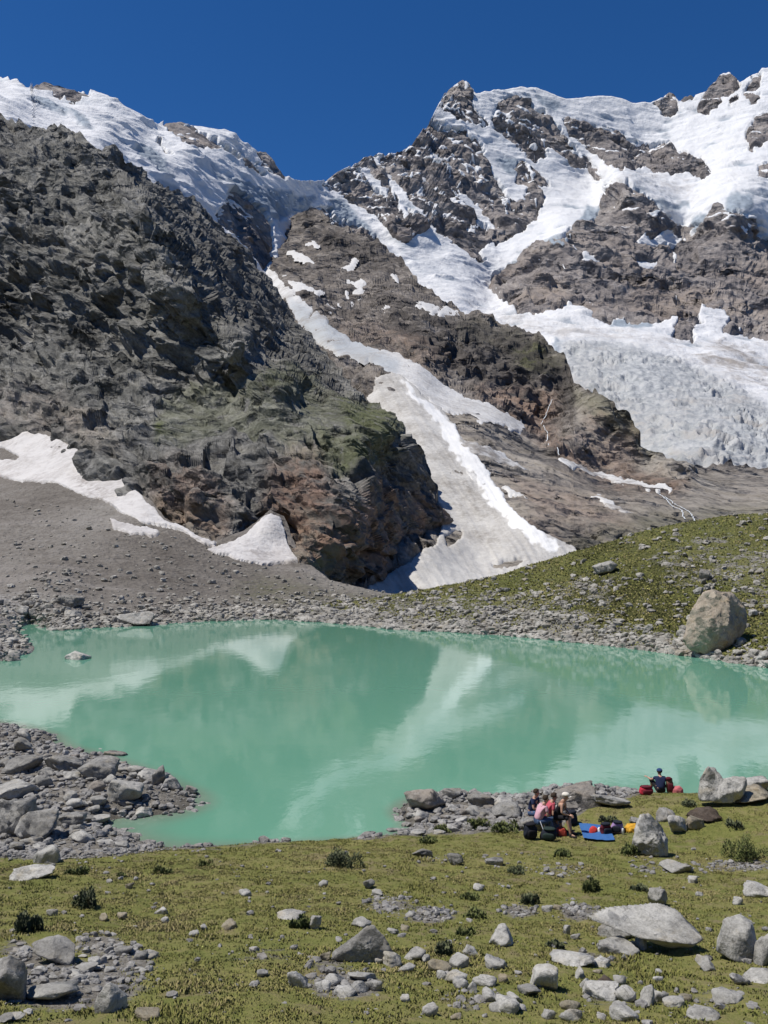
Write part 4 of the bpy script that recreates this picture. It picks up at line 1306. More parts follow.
put_rock(574, 967, 38, 16, 'low broad pale rock sunk in the grass left of the big slab', None, M_PALE, seed=47, rot=.1)
put_rock(545, 991, 25, 26, 'tall bright white boulder in the lower meadow left of the big slab', None, M_PALE, seed=48)
put_rock(530, 997, 18, 13, 'grey white stone leaning on the left side of the bright white meadow boulder', None, M_GREY, seed=49)
put_rock(502, 946, 21, 18, 'rounded pale boulder alone in the middle of the meadow', None, M_PALE, seed=50)
put_rock(497, 970, 21, 13, 'slanting pale wedge of rock below the lone rounded meadow boulder', None, M_PALE, seed=51)
put_rock(602, 1000, 28, 19, 'broad pale rock beside a small dark wedge at the bottom of the meadow', None, M_PALE, seed=52)
put_rock(610, 991, 17, 10, 'small dark wedge of rock in the pale stones at the bottom of the meadow', None, M_BROWN, seed=53, name='rock')
put_rock(54, 966, 33, 29, 'rounded grey boulder with a lit left side and dark front at lower left', None, M_GREY, seed=54)
put_rock(108, 1014, 27, 31, 'upright blue grey rock at the lower right edge of the stony patch', None, M_PALE, seed=55)
put_rock(3, 1004, 30, 44, 'tall grey boulder cut off by the left border near the bottom', None, M_GREY, seed=56)
put_rock(46, 1005, 48, 22, 'broad pale sunken rock in the middle of the lower left stony patch', None, M_PALE, seed=57, rot=.1)
put_rock(145, 1022, 22, 12, 'small pale rock in the grass by the bottom border, right of the stony patch', None, M_TAN, seed=58)
put_rock(29, 881, 42, 10, 'long flat pale slab in the grass below the left rock pile', None, M_PALE, seed=59, rot=.05)
put_rock(44, 864, 23, 19, 'bright pale boulder at the grass edge in front of the left rock pile', None, M_PALE, seed=60)
put_rock(291, 921, 28, 13, 'pale flat topped rock with a bush in front, left of the pointed dark rock', None, M_PALE, seed=61, rot=.1)
put_rock(314, 930, 12, 15, 'narrow pale rock on the right side of the bush', None, M_PALE, seed=62)
put_rock(393, 968, 15, 14, 'rounded pale stone touching the right foot of the pointed dark rock', None, M_PALE, seed=63)
put_rock(297, 989, 21, 19, 'pale angular rock at the left end of the stony heap below the pointed dark rock', None, M_PALE, seed=64)
put_rock(361, 982, 17, 11, 'flat pale rock below the pointed dark rock', None, M_PALE, seed=65)
put_rock(369, 890, 11, 10, 'small dark stone alone in the grass above the pointed dark rock', None, M_GREY, seed=66)
put_rock(325, 962, 11, 9, 'smallish round pale stone left of the pointed dark rock', None, M_TAN, seed=67)
# left rock pile
put_rock(121, 806, 34, 24, 'large flat pale boulder in the middle of the left rock pile', None, M_PALE, seed=71, rot=.1)
put_rock(64, 828, 38, 19, 'dark fronted boulder lying at the lower middle of the left rock pile', None, M_GREY, seed=72, rot=.05)
put_rock(9, 838, 30, 38, 'big dark boulder at the left border in the rock pile', None, M_GREY, seed=73)
put_rock(32, 842, 36, 30, 'leaning grey slab beside the big dark boulder at the left border', None, M_GREY, seed=74, tilt=-.5)
put_rock(116, 758, 21, 13, 'rounded brown boulder on the lake side of the left rock pile', None, M_WARM, seed=75)
put_rock(100, 752, 10, 8, 'small pale stone left of the rounded brown boulder', None, M_PALE, seed=76)
put_rock(95, 780, 34, 22, 'broad grey boulder behind the large flat pale boulder', None, M_GREY, seed=77, rot=.1)
put_rock(60, 772, 32, 18, 'grey ridge shaped rock in the upper middle of the left rock pile', None, M_GREY, seed=78, rot=.3)
put_rock(142, 818, 14, 9, 'pale stone at the edge of the small cove in the left rock pile', None, M_PALE, seed=79)
put_rock(150, 784, 24, 14, 'pale rock at the water side near the tip of the left rock pile', None, M_PALE, seed=80)
put_rock(158, 787, 12, 20, 'upright dark rock near the tip of the left rock pile', None, M_GREY, seed=81)
put_rock(171, 791, 18, 14, 'pale block near the tip of the left rock pile, right of the upright dark rock', None, M_PALE, seed=82)
put_rock(190, 796, 12, 10, 'last grey stone at the tip of the left rock pile', None, M_GREY, seed=83)
put_rock(18, 775, 26, 16, 'grey rock near the left border in the upper rock pile', None, M_GREY, seed=84)
put_rock(10, 800, 36, 18, 'pale broad rock at the left border in the middle of the rock pile', None, M_PALE, seed=85)


def custom(name, V, Fc, mat, loc, rotz, label, cat='rock'):
    o = np_mesh(name, V, Fc, mat, smooth=True)
    o.location = loc
    o.rotation_euler = (0, 0, rotz)
    return tag(o, label, cat)


# the big slab on its props (about 1.8 m wide)
b = hit(643, 955)
s = b.y / F
P_ = [(-56, 40, 33), (-54, 44, 35), (-30, 58, 42), (0, 60, 44), (24, 62, 48), (42, 50, 42), (56, 14, 20), (58, 2, 13), (44, -14, 13), (22, -16, 18), (-8, -4, 19), (-26, 14, 25), (56, 14, 2), (46, 4, -3), (24, 6, -5), (40, 44, 2), (-10, 46, 18), (-34, 40, 28)]
V, Fc = hull_shape((np.array(P_) + [5, 0, 0]) * s * np.array([1.0, .72, .56]), 6, k=60, noise=.035, seed=4, nscale=1.0)
custom('slab_boulder', V, Fc, M_PALE, (b.x, b.y + .10, b.z + .07), 0, 'huge flat topped pale slab propped on smaller rocks in the right meadow')
TAKEN.append((650, 928, 52))
put_rock(622, 956, 34, 20, 'rounded pale rock propping up the left end of the huge slab', None, M_PALE, seed=91, rot=-.3)
put_rock(642, 951, 10, 16, 'small upright pale stone wedged under the middle of the huge slab', None, M_PALE, seed=92)
put_rock(618, 940, 30, 20, 'grey block tucked under the overhanging left tip of the huge slab', None, M_GREY, seed=93, rot=-.5)
# the pointed dark rock
b = hit(362, 964)
s = b.y / F
P_ = [(-30, -2, 1), (-28, 6, 5), (6, 4, 33), (10, 5, 34), (20, 6, 22), (28, 2, 8), (29, 10, 0), (-10, -3, 13), (8, 0, -5), (-22, 4, -6), (18, 18, 0), (-12, 16, 0), (20, 2, -6)]
V, Fc = hull_shape(np.array(P_) * s * np.array([1.06, 1, .96]), 5, k=60, noise=.075, seed=8)
custom('pointed_boulder', V, Fc, M_GREY, (b.x, b.y + .08, b.z + .03), 0, 'pointed triangular dark grey rock in the lower middle of the meadow')
TAKEN.append((363, 948, 26))
# dark sided block by the right border
b = hit(742, 961)
s = b.y / F
P_ = [(-22, 4, 6), (-19, 0, 22), (-12, 12, 36), (6, 16, 40), (18, 12, 34), (22, 8, 12), (18, -4, 2), (0, -10, 0), (-10, -10, 4), (4, -8, 26), (-4, -6, 30), (14, 26, 6), (-14, 26, 6), (10, -2, 34)]
V, Fc = hull_shape(np.array(P_) * s, 5, k=26, noise=.05, seed=12)
custom('block_boulder', V, Fc, M_PALE, (b.x, b.y + .08, b.z - .03), 0, 'upright block with a lit top and dark right side near the right border')
TAKEN.append((741, 942, 22))
# tall white boulder by the picnic blanket
b = hit(652, 857)
s = b.y / F
P_ = [(-19, 2, 14), (-18, 6, 2), (-8, 12, 40), (2, 12, 42), (-12, 2, 34), (14, 8, 28), (20, 4, 14), (18, 0, 0), (2, -10, 4), (-6, -9, 16), (8, -8, 18), (14, 20, 4), (-12, 22, 4)]
V, Fc = hull_shape(np.array(P_) * s, 5, k=16, noise=.085, seed=15, nscale=1.3)
custom('white_boulder', V, Fc, M_PALE, (b.x, b.y + .1, b.z - .05), 0, 'tall white lumpy boulder beside the blue picnic blanket')
TAKEN.append((652, 838, 24))
# two humped boulder at the lake
b = hit(726, 807)
s = b.y / F
P1 = [(-24, 4, 4), (-22, 8, 26), (-14, 10, 38), (-6, 10, 37), (2, 6, 26), (4, 2, 8), (-10, -6, 6), (-20, -4, 6), (0, 20, 4), (-20, 20, 4)]
P2_ = [(-14, 2, 8), (-6, 6, 24), (8, 8, 28), (24, 6, 29), (25, 4, 20), (18, 0, 8), (4, -4, 4), (-12, -3, 4), (22, 18, 6), (0, 20, 6), (-4, -6, 14), (16, -5, 18)]
V1, F1 = hull_shape(np.array(P1) * s, 5, k=18, noise=.06, seed=19)
V2, F2 = hull_shape(np.array(P2_) * s, 5, k=18, noise=.06, seed=23)
custom('lakeside_boulder', np.vstack([V1, V2]), np.vstack([F1, F2 + len(V1)]), M_PALE, (b.x, b.y + .1, b.z - .02), 0, 'two humped grey boulder at the lake edge right of the lone sitter')
TAKEN.append((722, 786, 26))
# the house sized boulder on the far moraine
Yb = float(MOR.depth(715, 652))
b = Vector(pt(715, 652, Yb))
s = Yb / F
P_ = [(-28, 2, 12), (-24, 0, 4), (-10, -4, -2), (2, -2, -3), (22, 4, 10), (33, 8, 24), (35, 12, 38), (33, 16, 48), (24, 16, 58), (4, 14, 62), (-6, 12, 60), (-18, 8, 42), (-24, 4, 26), (10, -10, 30), (-8, -12, 26), (8, -10, 12), (-10, -10, 8), (14, 0, 54), (14, 40, 30), (-8, 40, 20), (24, 34, 20)]
V, Fc = hull_shape(np.array(P_) * s * np.array([1.10, 1, 1.02]), 6, k=70, noise=.05, seed=31, nscale=1.5)
custom('giant_boulder', V, Fc, M_FAR, (b.x, b.y + .2, b.z - .10), 0, 'giant egg shaped boulder on the green slope at the right lake shore')

# --- far shore boulders -------------------------------------------------------


def far_rock(px, py, w, h, label, group=None, mat=None, seed=None, src=None, Y=None, sink=.2, rot=None):
    src = src or MOR
    Y = Y or float(src.depth(px, py))
    return put_rock(px, py, w, h, label, group, mat or M_FAR, seed=seed, sub=4, base=Vector(pt(px, py, Y)), sink=sink, rot=rot)


ob = far_rock(133, 627, 34, 17, 'large grey boulder at the water line of the far left shore', mat=M_PALE, seed=215, src=SCREE, sink=.1, rot=.1)
Vd, Fd = rock_shape(77, 4, planes=22, k=14, noise=.06)
Vd[:, 2] = np.where(Vd[:, 1] < 0, np.minimum(Vd[:, 2], 1 + 1.5 * Vd[:, 1]), Vd[:, 2])
ob.data = np_mesh('boulder', Vd, Fd, M_PALE, link=False)
ob.rotation_euler = (0, 0, .05)
far_rock(75, 660, 25, 8, 'flat pale slab just breaking the water near the far left shore', mat=M_PALE, seed=202, Y=float(ywater(75, 660)), sink=.3, rot=0)
far_rock(607, 574, 20, 13, 'pale slanting boulder on the upper green slope of the moraine', mat=M_PALE, seed=203, rot=.4)
far_rock(706, 580, 8, 11, 'small upright grey boulder on the green slope above the giant boulder', mat=M_GREY, seed=204)
far_rock(700, 594, 9, 7, 'small pale boulder on the slope left of the giant boulder top', mat=M_PALE, seed=205)
far_rock(650, 633, 11, 9, 'pale boulder low on the stony bank left of the giant boulder', mat=M_PALE, seed=206)
far_rock(765, 661, 14, 11, 'pale boulder at the water edge by the right border', mat=M_PALE, seed=207)
far_rock(755, 616, 9, 6, 'small pale boulder in the shadow side of the giant boulder', mat=M_PALE, seed=208)
far_rock(66, 606, 20, 11, 'dark block at the top of the rock heap on the far left shore', mat=M_GREY, seed=209, src=SCREE)
far_rock(10, 662, 14, 9, 'dark boulder at the water edge by the left border, far shore', mat=M_GREY, seed=210, src=SCREE, Y=71)
far_rock(72, 618, 14, 8, 'pale rounded rock under the dark block on the far left shore', mat=M_PALE, seed=211, src=SCREE)

# --- repeats: stones of the spits, the meadow and the shores ------------------


def in_poly(pts, x, y):
    pts = np.array(pts, float); ins = False
    for i in range(len(pts)):
        xa, ya = pts[i]; xb, yb = pts[(i + 1) % len(pts)]
        if (ya > y) != (yb > y) and x < (xb - xa) * (y - ya) / (yb - ya) + xa:
            ins = not ins
    return ins


def scatter_rocks(n, region, smin, smax, power, label, group, mats, hr=(.5, .9), k=.55, placer=None):
    xs = [p[0] for p in region]; ys = [p[1] for p in region]
    made = 0
    tries = 0
    sizes = sorted(smin + (smax - smin) * rng.random(n) ** power, reverse=True)
    while made < n and tries < 6000:
        tries += 1
        x, y = rng.uniform(min(xs), max(xs)), rng.uniform(min(ys), max(ys))
        if not in_poly(region, x, y): continue
        sz = sizes[made]
        if not free(x, y, sz / 2, k if tries < 4000 else .35): continue
        h = sz * rng.uniform(*hr)
        m_ = mats[rng.integers(0, len(mats))]
        if placer: placer(x, y + h / 2, sz, h, label, group, m_)
        else: put_rock(x, y + h / 2, sz, h, label, group, m_, name='stone', sink=.2)
        made += 1


SPIT_L = [(-4, 722), (40, 735), (90, 752), (140, 770), (180, 788), (192, 800), (160, 808), (120, 815), (100, 826), (132, 838), (148, 848), (90, 852), (-4, 850)]
SPIT_R = [(388, 834), (402, 818), (420, 802), (470, 798), (540, 797), (560, 806), (528, 826), (470, 832), (420, 834)]
scatter_rocks(66, SPIT_L, 6, 20, 3.0, 'grey angular stone in the left rock pile', 'stones of the left rock pile', [M_GREY, M_PALE, M_GREY, M_WARM, M_PALE])
scatter_rocks(34, SPIT_R, 5, 13, 1.8, 'grey stone on the stony spit left of the hikers', 'stones of the spit by the hikers', [M_GREY, M_PALE, M_PALE, M_WARM])
MEADOW = [(479, 892, 8, 7), (323, 888, 9, 7), (245, 897, 9, 7), (228, 930, 11, 8), (360, 928, 14, 9), (406, 973, 14, 9), (262, 979, 11, 8), (374, 992, 13, 12), (335, 986, 15, 12), (322, 993, 13, 10), (345, 997, 18, 12), (358, 994, 14, 12),
          (378, 897, 10, 7), (379, 965, 8, 7), (415, 961, 17, 12), (426, 964, 8, 7), (471, 957, 12, 9), (458, 968, 17, 12), (440, 973, 15, 12), (443, 980, 11, 9), (455, 984, 16, 11), (462, 990, 12, 10), (473, 995, 10, 10), (504, 984, 10, 9), (486, 987, 18, 11),
          (491, 1003, 15, 12), (508, 1013, 22, 17), (516, 1004, 16, 10), (497, 1013, 12, 10), (570, 1011, 14, 12), (572, 1022, 18, 14), (580, 980, 9, 12), (602, 968, 12, 9), (628, 1003, 15, 16), (627, 1023, 24, 18), (649, 1006, 11, 18), (661, 1004, 16, 14), (676, 1009, 22, 13), (687, 1003, 12, 9),
          (730, 1004, 24, 14), (706, 1022, 24, 10), (693, 884, 8, 7), (742, 986, 14, 11), (659, 984, 9, 8), (621, 986, 12, 10), (405, 1004, 9, 8), (429, 1017, 12, 12), (456, 1021, 12, 8), (602, 1021, 8, 6), (567, 935, 6, 9), (576, 941, 9, 7), (738, 906, 8, 8), (586, 990, 9, 9), (548, 1020, 10, 10),
          (103, 922, 9, 7), (122, 920, 8, 7), (161, 915, 9, 7), (165, 924, 6, 6), (129, 890, 7, 6), (193, 938, 8, 7), (203, 932, 6, 6), (51, 917, 9, 9), (410, 918, 9, 6), (427, 917, 8, 5), (437, 914, 9, 5), (405, 932, 8, 6), (394, 935, 9, 6), (548, 913, 10, 7), (557, 911, 8, 6), (700, 897, 6, 5), (660, 976, 7, 6), (598, 975, 6, 5)]
for x, y, w_, h_ in MEADOW:
    put_rock(x, y, w_, h_, 'small pale stone half sunk in the meadow grass', 'pale stones scattered in the meadow', M_PALE if rng.random() < .8 else M_TAN, name='stone', sink=.35)
scatter_rocks(34, [(0, 965), (60, 966), (95, 945), (150, 940), (158, 985), (110, 1005), (60, 1000), (30, 1022), (0, 1022)], 6, 20, 2.0, 'grey stone in the stony patch at the lower left', 'stones of the lower left stony patch', [M_GREY, M_PALE, M_PALE], hr=(.4, .75))
scatter_rocks(16, [(-4, 600), (30, 597), (75, 607), (95, 622), (45, 630), (28, 645), (36, 655), (0, 668), (-4, 668)], 5, 13, 1.8, 'grey stone in the rock heap on the far left shore', 'stones of the far left shore',
              [M_GREY, M_PALE], placer=lambda x, y, w_, h_, l, g, m_: put_rock(x, y, w_, h_, l, g, m_, name='stone', base=Vector(pt(x, y, float(SCREE.depth(x, y)))), sink=.2))


# --- gravel nobody could count -------------------------------------------------
LOW = []
for i in range(7):
    V, Fc = rock_shape(300 + i, 2, planes=9, k=20, noise=.10)
    LOW.append((V, Fc))


def gravel(name, P, S, mat, label, cat='gravel', sub=None):
    n = len(P)
    ids = rng.integers(0, len(LOW), n)
    Vs, Fs = [], []
    off = 0
    for k, (V, Fc) in enumerate(LOW):
        idx = np.where(ids == k)[0]
        if not len(idx): continue
        a = rng.uniform(0, 6.28, len(idx)); c, s_ = np.cos(a), np.sin(a)
        sc = S[idx][:, None] * np.stack([rng.uniform(.8, 1.25, len(idx)), rng.uniform(.7, 1.1, len(idx)), rng.uniform(.45, .85, len(idx))], 1)
        W = V[None] * sc[:, None, :]
        X = W[..., 0] * c[:, None] - W[..., 1] * s_[:, None]
        Y = W[..., 0] * s_[:, None] + W[..., 1] * c[:, None]
        W = np.stack([X, Y, W[..., 2]], -1) + P[idx][:, None, :] + np.array([0, 0, 1]) * (sc[:, 2] * .35)[:, None, None]
        Vs.append(W.reshape(-1, 3))
        Fs.append((Fc[None] + (np.arange(len(idx)) * len(V))[:, None, None] + off).reshape(-1, 3))
        off += len(idx) * len(V)
    o = np_mesh(name, np.vstack(Vs), np.vstack(Fs), mat, smooth=False)
    tag(o, label, cat, kind='stuff')
    return o


def pick(weight, n):
    w_ = np.maximum(np.nan_to_num(weight.ravel()), 0)
    w_ = w_ / w_.sum()
    return rng.choice(weight.size, n, p=w_)


M_GRAV = mat_rock('gravel', (.14, .135, .125), (.27, .26, .245), (.42, .41, .39), lichen=.3)
M_GRAVF = mat_rock('moraine_gravel', (.18, .17, .145), (.34, .325, .29), (.54, .52, .475), lichen=.2, sc=.4)
# near: spits and stony patches
flat = np.stack([GX, GY, GZ], -1).reshape(-1, 3)
inview = (G_PX > -240) & (G_PX < 980) & (G_PY > 715) & (G_PY < 1060)
shoreband = (GY > 24) & (G_GRASS < .3) & (GZ > -.25)
wgt = np.where(inview & shoreband, 1.0, 0.0)
i = pick(wgt, 10500)
P_ = flat[i] + rng.uniform(-.07, .07, (len(i), 3)) * [1, 1, 0]
gravel('gravel', P_, (.03 + .16 * rng.random(len(i)) ** 3.2), M_GRAV, 'grey rubble between the larger stones along the near shore')
wgt = np.where(inview & (GY < 27) & (G_PY > 850), (1 - G_GRASS) ** 1.3 * 1.0 + .012 + .02 * (G_PY > 930), 0.0) * GY
i = pick(wgt, 5200)
P_ = flat[i] + rng.uniform(-.07, .07, (len(i), 3)) * [1, 1, 0]
gravel('pebbles', P_, (.012 + .065 * rng.random(len(i)) ** 3.0), M_GRAV, 'small pale pebbles lying in the bare patches of the meadow')
# moraine
yy = interp(SHORE, MOR.px) - MOR.py
wgt = np.where(yy > -2, (1 - MOR_G) ** 1.5 + .10, 0) * (1 + 1.6 * (yy < 25))
wgt *= sstep(-.3, .35, fbm(np.stack([MOR.px / 26 + MOR.py / 30, MOR.py / 12, 0 * MOR.px], -1), 3)) + .08
i = pick(wgt, 8500)
gravel('moraine_stones', MOR_P.reshape(-1, 3)[i], (.07 + .38 * rng.random(len(i)) ** 4), M_GRAVF, 'pale stones strewn over the grassy moraine slope')
yy = interp(SHORE, SCREE.px) - SCREE.py
wgt = np.where(yy > -3, .10 + 1.6 * np.exp(-(yy / 16) ** 2) + .8 * np.exp(-((SCREE.px - 20) / 50) ** 2) * (yy < 60), 0) * (interp([(-90, 430), (0, 482), (165, 530), (270, 562), (430, 590)], SCREE.px) < SCREE.py)
i = pick(wgt, 8000)
gravel('scree_stones', SCREE_P.reshape(-1, 3)[i], (.08 + .42 * rng.random(len(i)) ** 4), M_GRAVF, 'grey stones strewn over the scree and along the far shore')


# --- grass ----------------------------------------------------------------------
M_GRASS = mat_leaf('grass_blades', (.140, .165, .036), (.225, .220, .062), (.36, .30, .145))


def blades(name, P, h, w_, tone, mat, label, lean=.5):
    n = len(P)
    a = rng.uniform(0, 6.28, n)
    dx, dy = np.cos(a), np.sin(a)
    l = rng.normal(0, lean, (n, 2)) * h[:, None]
    A = P + np.stack([dx * w_, dy * w_, -.01 + 0 * a], 1)
    B = P - np.stack([dx * w_, dy * w_, .01 + 0 * a], 1)
    M1 = P + np.stack([l[:, 0] * .35 + dx * w_ * .7, l[:, 1] * .35 + dy * w_ * .7, h * .6], 1)
    M2 = P + np.stack([l[:, 0] * .35 - dx * w_ * .7, l[:, 1] * .35 - dy * w_ * .7, h * .6], 1)
    T = P + np.stack([l[:, 0], l[:, 1], h * .95], 1)
    V = np.stack([B, A, M1, M2, T], 1).reshape(-1, 3)
    b_ = np.arange(n)[:, None] * 5
    Fq = np.concatenate([b_ + np.array([[0, 1, 2]]), b_ + np.array([[0, 2, 3]]), b_ + np.array([[3, 2, 4]])], 0)
    t = np.repeat(tone, 5)
    o = np_mesh(name, V, Fq, mat, smooth=True, attrs=dict(tone=t))
    tag(o, label, 'grass', kind='stuff')


clump = fbm(np.stack([GX, GY, 0 * GX], -1) / .55, 3)
big = fbm(np.stack([GX, GY, 0 * GX], -1) / 2.8 + 5, 4)
wgt = np.where(inview & (GY < 33) & (GY > 7.5), G_GRASS ** 1.5 * (.15 + sstep(-.3, .35, clump)) * (.45 + sstep(-.35, .25, big)), 0) * (1 / np.maximum(GY, 8) ** .6)
i = pick(wgt, 74000)
base = flat[i] + rng.uniform(-.5, .5, (len(i), 3)) * [G_S, G_S, 0]
cl = clump.ravel()[i]; bg_ = big.ravel()[i]
k = 5
rep = np.repeat(np.arange(len(i)), k)
P_ = base[rep] + rng.normal(0, .035, (len(rep), 3)) * [1, 1, 0]
P_[:, 2] = gz(P_[:, 0], P_[:, 1])
h = (.014 + .030 * rng.random(len(rep))) * (1 + .7 * cl[rep]) * (.8 + 1.0 * sstep(.05, .5, fbm(np.stack([P_[:, 0], P_[:, 1], 0 * P_[:, 0]], -1) / 1.6 + 21, 3)))
tone = np.clip(.45 + .95 * bg_[rep] + .35 * cl[rep] + rng.normal(0, .18, len(rep)), 0, 1)
blades('grass', P_, h, .005 + .006 * rng.random(len(rep)), tone, M_GRASS, 'short green and yellow alpine grass of the meadow')
wgt = np.where(interp(SHORE, MOR.px) - MOR.py > 3, MOR_G ** 1.5, 0)
i = pick(wgt, 45000)
P_ = MOR_P.reshape(-1, 3)[i] + rng.uniform(-.25, .25, (len(i), 3)) * [1, 1, .0]
tone = np.clip(.5 + .6 * fbm(P_ / 6, 3) + rng.normal(0, .2, len(i)), 0, 1)
blades('moraine_grass', P_, .06 + .10 * rng.random(len(i)), .05 + .05 * rng.random(len(i)), tone, M_GRASS, 'green grass tufts covering the moraine slope')

# --- low shrubs ------------------------------------------------------------------
M_SHRUB = mat_leaf('juniper_leaf', (.055, .072, .036), (.115, .135, .065), (.20, .21, .115), upn=.6)
M_WILLOW = mat_leaf('willow_leaf', (.075, .10, .032), (.14, .165, .05), (.22, .23, .09), upn=.6)
M_STEM = mat_plain('shrub_stem', (.07, .05, .035))


def shrub(px, py, w_, h_, label, group=None, mat=None, n=1500):
    b = hit(px, py - 1)
    s_ = b.y / F
    W, H = w_ * s_ / 2, max(h_ * s_ * .85, .12)
    root = bpy.data.objects.new('shrub', None)
    COL.objects.link(root)
    root.location = (b.x, b.y + W * .5, float(gz(b.x, b.y + W * .5)) - .02)
    root.empty_display_size = .1
    tag(root, label, 'shrub', group)
    r_ = np.random.default_rng(int(px * 31 + py))
    lob = r_.uniform(-1, 1, (7, 2)) * [.62, .5]
    lh = r_.uniform(.5, 1.0, 7); lr = r_.uniform(.28, .5, 7)
    kx = r_.integers(0, 7, n)
    d = r_.normal(size=(n, 3)); d /= np.linalg.norm(d, axis=1, keepdims=True); d[:, 2] = np.abs(d[:, 2])
    rad = r_.uniform(.55, 1.08, n) ** .6
    C = np.stack([lob[kx, 0] * W, lob[kx, 1] * W, lh[kx] * 0], 1) + d * rad[:, None] * np.stack([lr[kx] * W, lr[kx] * W, lh[kx] * H], 1)
    a = r_.normal(size=(n, 3)); a /= np.linalg.norm(a, axis=1, keepdims=True)
    c_ = np.cross(a, d); c_ /= np.linalg.norm(c_, axis=1, keepdims=True) + 1e-6
    L = r_.uniform(.016, .034, n)[:, None] * (1 + .3 * (b.y > 24))
    up = d * .6 + c_ * .0 + np.array([0, 0, .35])
    V = np.stack([C - c_ * L * .45, C + up * L * .9 - c_ * 0, C + c_ * L * .45, C + up * L * 1.9], 1).reshape(-1, 3)
    V = np.stack([C - up * L, C + c_ * L * .55, C + up * L * 1.3, C - c_ * L * .55], 1).reshape(-1, 3)
    Fq = np.arange(n)[:, None] * 4 + np.array([[0, 1, 2, 3]])
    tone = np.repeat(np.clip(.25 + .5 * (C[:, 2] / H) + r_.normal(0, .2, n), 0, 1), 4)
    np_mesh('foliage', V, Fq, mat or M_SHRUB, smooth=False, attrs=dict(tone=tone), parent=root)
    Vs, Fs = [], []
    for q in range(7):
        p0 = np.array([lob[q, 0] * W * .15, lob[q, 1] * W * .15, -.03]); p1 = np.array([lob[q, 0] * W, lob[q, 1] * W, lh[q] * H * .75])
        o_ = len(Vs)
        for p, t in ((p0, .012), (p1, .004)):
            for z in range(5):
                Vs.append(p + np.array([math.cos(z * 1.2566), math.sin(z * 1.2566), 0]) * t)
        Fs += [[o_ + z, o_ + (z + 1) % 5, o_ + 5 + (z + 1) % 5, o_ + 5 + z] for z in range(5)]
    np_mesh('stem', Vs, Fs, M_STEM, parent=root)
    return root


shrub(345, 870, 40, 22, 'wide dark green juniper bush near the lake brow in the middle of the meadow', n=2200)
shrub(85, 911, 33, 26, 'rounded grey green bush in the left meadow, the more distant of two', n=2200)
shrub(27, 935, 32, 26, 'dark round bush near the left border, the nearer of two', n=2200)
shrub(300, 930, 26, 15, 'small dark bush growing in front of the pale flat topped rock', mat=M_WILLOW)
shrub(592, 894, 22, 18, 'small upright green bush behind the left tip of the huge slab', mat=M_WILLOW)
shrub(531, 906, 21, 14, 'small dark green bush in the middle right meadow', None)
shrub(443, 957, 25, 15, 'dark tuft of bush left of the lone rounded meadow boulder', None)
shrub(752, 864, 48, 34, 'broad bright green bush at the right border above the meadow', mat=M_WILLOW, n=3000)
shrub(632, 857, 24, 15, 'low green bush hugging the left foot of the tall white boulder', mat=M_WILLOW)
shrub(75, 876, 26, 11, 'flat green bush beside the long pale slab below the left rock pile', mat=M_WILLOW)
G_ = 'low bushes at the back of the stony spit'
for x, y, w_, h_ in [(478, 831, 32, 13), (506, 834, 34, 12), (440, 834, 24, 10)]:
    shrub(x, y, w_, h_, 'low olive bush along the grass edge of the stony spit', G_, M_WILLOW)
G_ = 'small tufts of bush in the meadow'
for x, y, w_, h_ in [(204, 868, 18, 9), (162, 876, 22, 9), (520, 876, 24, 10), (468, 937, 24, 10), (556, 950, 22, 8), (640, 893, 22, 9), (476, 920, 26, 12), (610, 826, 20, 9), (575, 804, 16, 10), (690, 808, 22, 8), (738, 830, 22, 10), (560, 858, 26, 9), (430, 845, 22, 8), (120, 878, 16, 7), (470, 902, 24, 10)]:
    shrub(x, y, w_, h_, 'little green tuft of bush in the meadow', G_, M_WILLOW if rng.random() < .7 else M_SHRUB, n=700)

# ------------------------------------------------------------------ people and their things


def skin_mesh(name, verts, edges, mat, root=0, levels=2):
    """grow one continuous surface over a skeleton; verts are (x, y, z, radius)"""
    me = bpy.data.meshes.new(name)
    me.from_pydata([v[:3] for v in verts], edges, [])
    o = bpy.data.objects.new(name, me)
    COL.objects.link(o)
    md = o.modifiers.new('skin', 'SKIN')
    md.use_smooth_shade = True
    sv = me.skin_vertices[0].data
    for i, v in enumerate(verts):
        r = v[3] if not isinstance(v[3], tuple) else v[3]
        sv[i].radius = r if isinstance(r, tuple) else (r, r)
        sv[i].use_root = (i == root)
    ss = o.modifiers.new('sub', 'SUBSURF'); ss.levels = levels; ss.render_levels = levels
    dg = bpy.context.evaluated_depsgraph_get()
    out = bpy.data.meshes.new_from_object(o.evaluated_get(dg))
    bpy.data.objects.remove(o)
    bpy.data.meshes.remove(me)
    out.name = name
    out.materials.clear()
    out.materials.append(mat)
    for p in out.polygons: p.use_smooth = True
    return out


def mesh_arrays(me):
    V = np.empty(len(me.vertices) * 3); me.vertices.foreach_get('co', V)
    me.calc_loop_triangles()
    T = np.empty(len(me.loop_triangles) * 3, np.int32); me.loop_triangles.foreach_get('vertices', T)
    return V.reshape(-1, 3), T.reshape(-1, 3)


def ell(c, r, axis=None, n=2, pw=1.0):
    """ellipsoid (or softened box when pw < 1); axis = direction its z axis takes"""
    d, Fc = ICO[n]
    V = np.sign(d) * np.abs(d) ** pw * np.array(r)
    if axis is not None:
        z = np.array(axis, float); z /= np.linalg.norm(z)
        t = np.array([0, 0, 1.]) if abs(z[2]) < .9 else np.array([0, 1., 0])
        x = np.cross(t, z); x /= np.linalg.norm(x); y = np.cross(z, x)
        V = V @ np.stack([x, y, z])
    return V + np.array(c), Fc


def join(parts):
    Vs, Fs, o = [], [], 0
    for V, Fc in parts:
        Vs.append(V); Fs.append(Fc + o); o += len(V)
    return np.vstack(Vs), np.vstack(Fs)


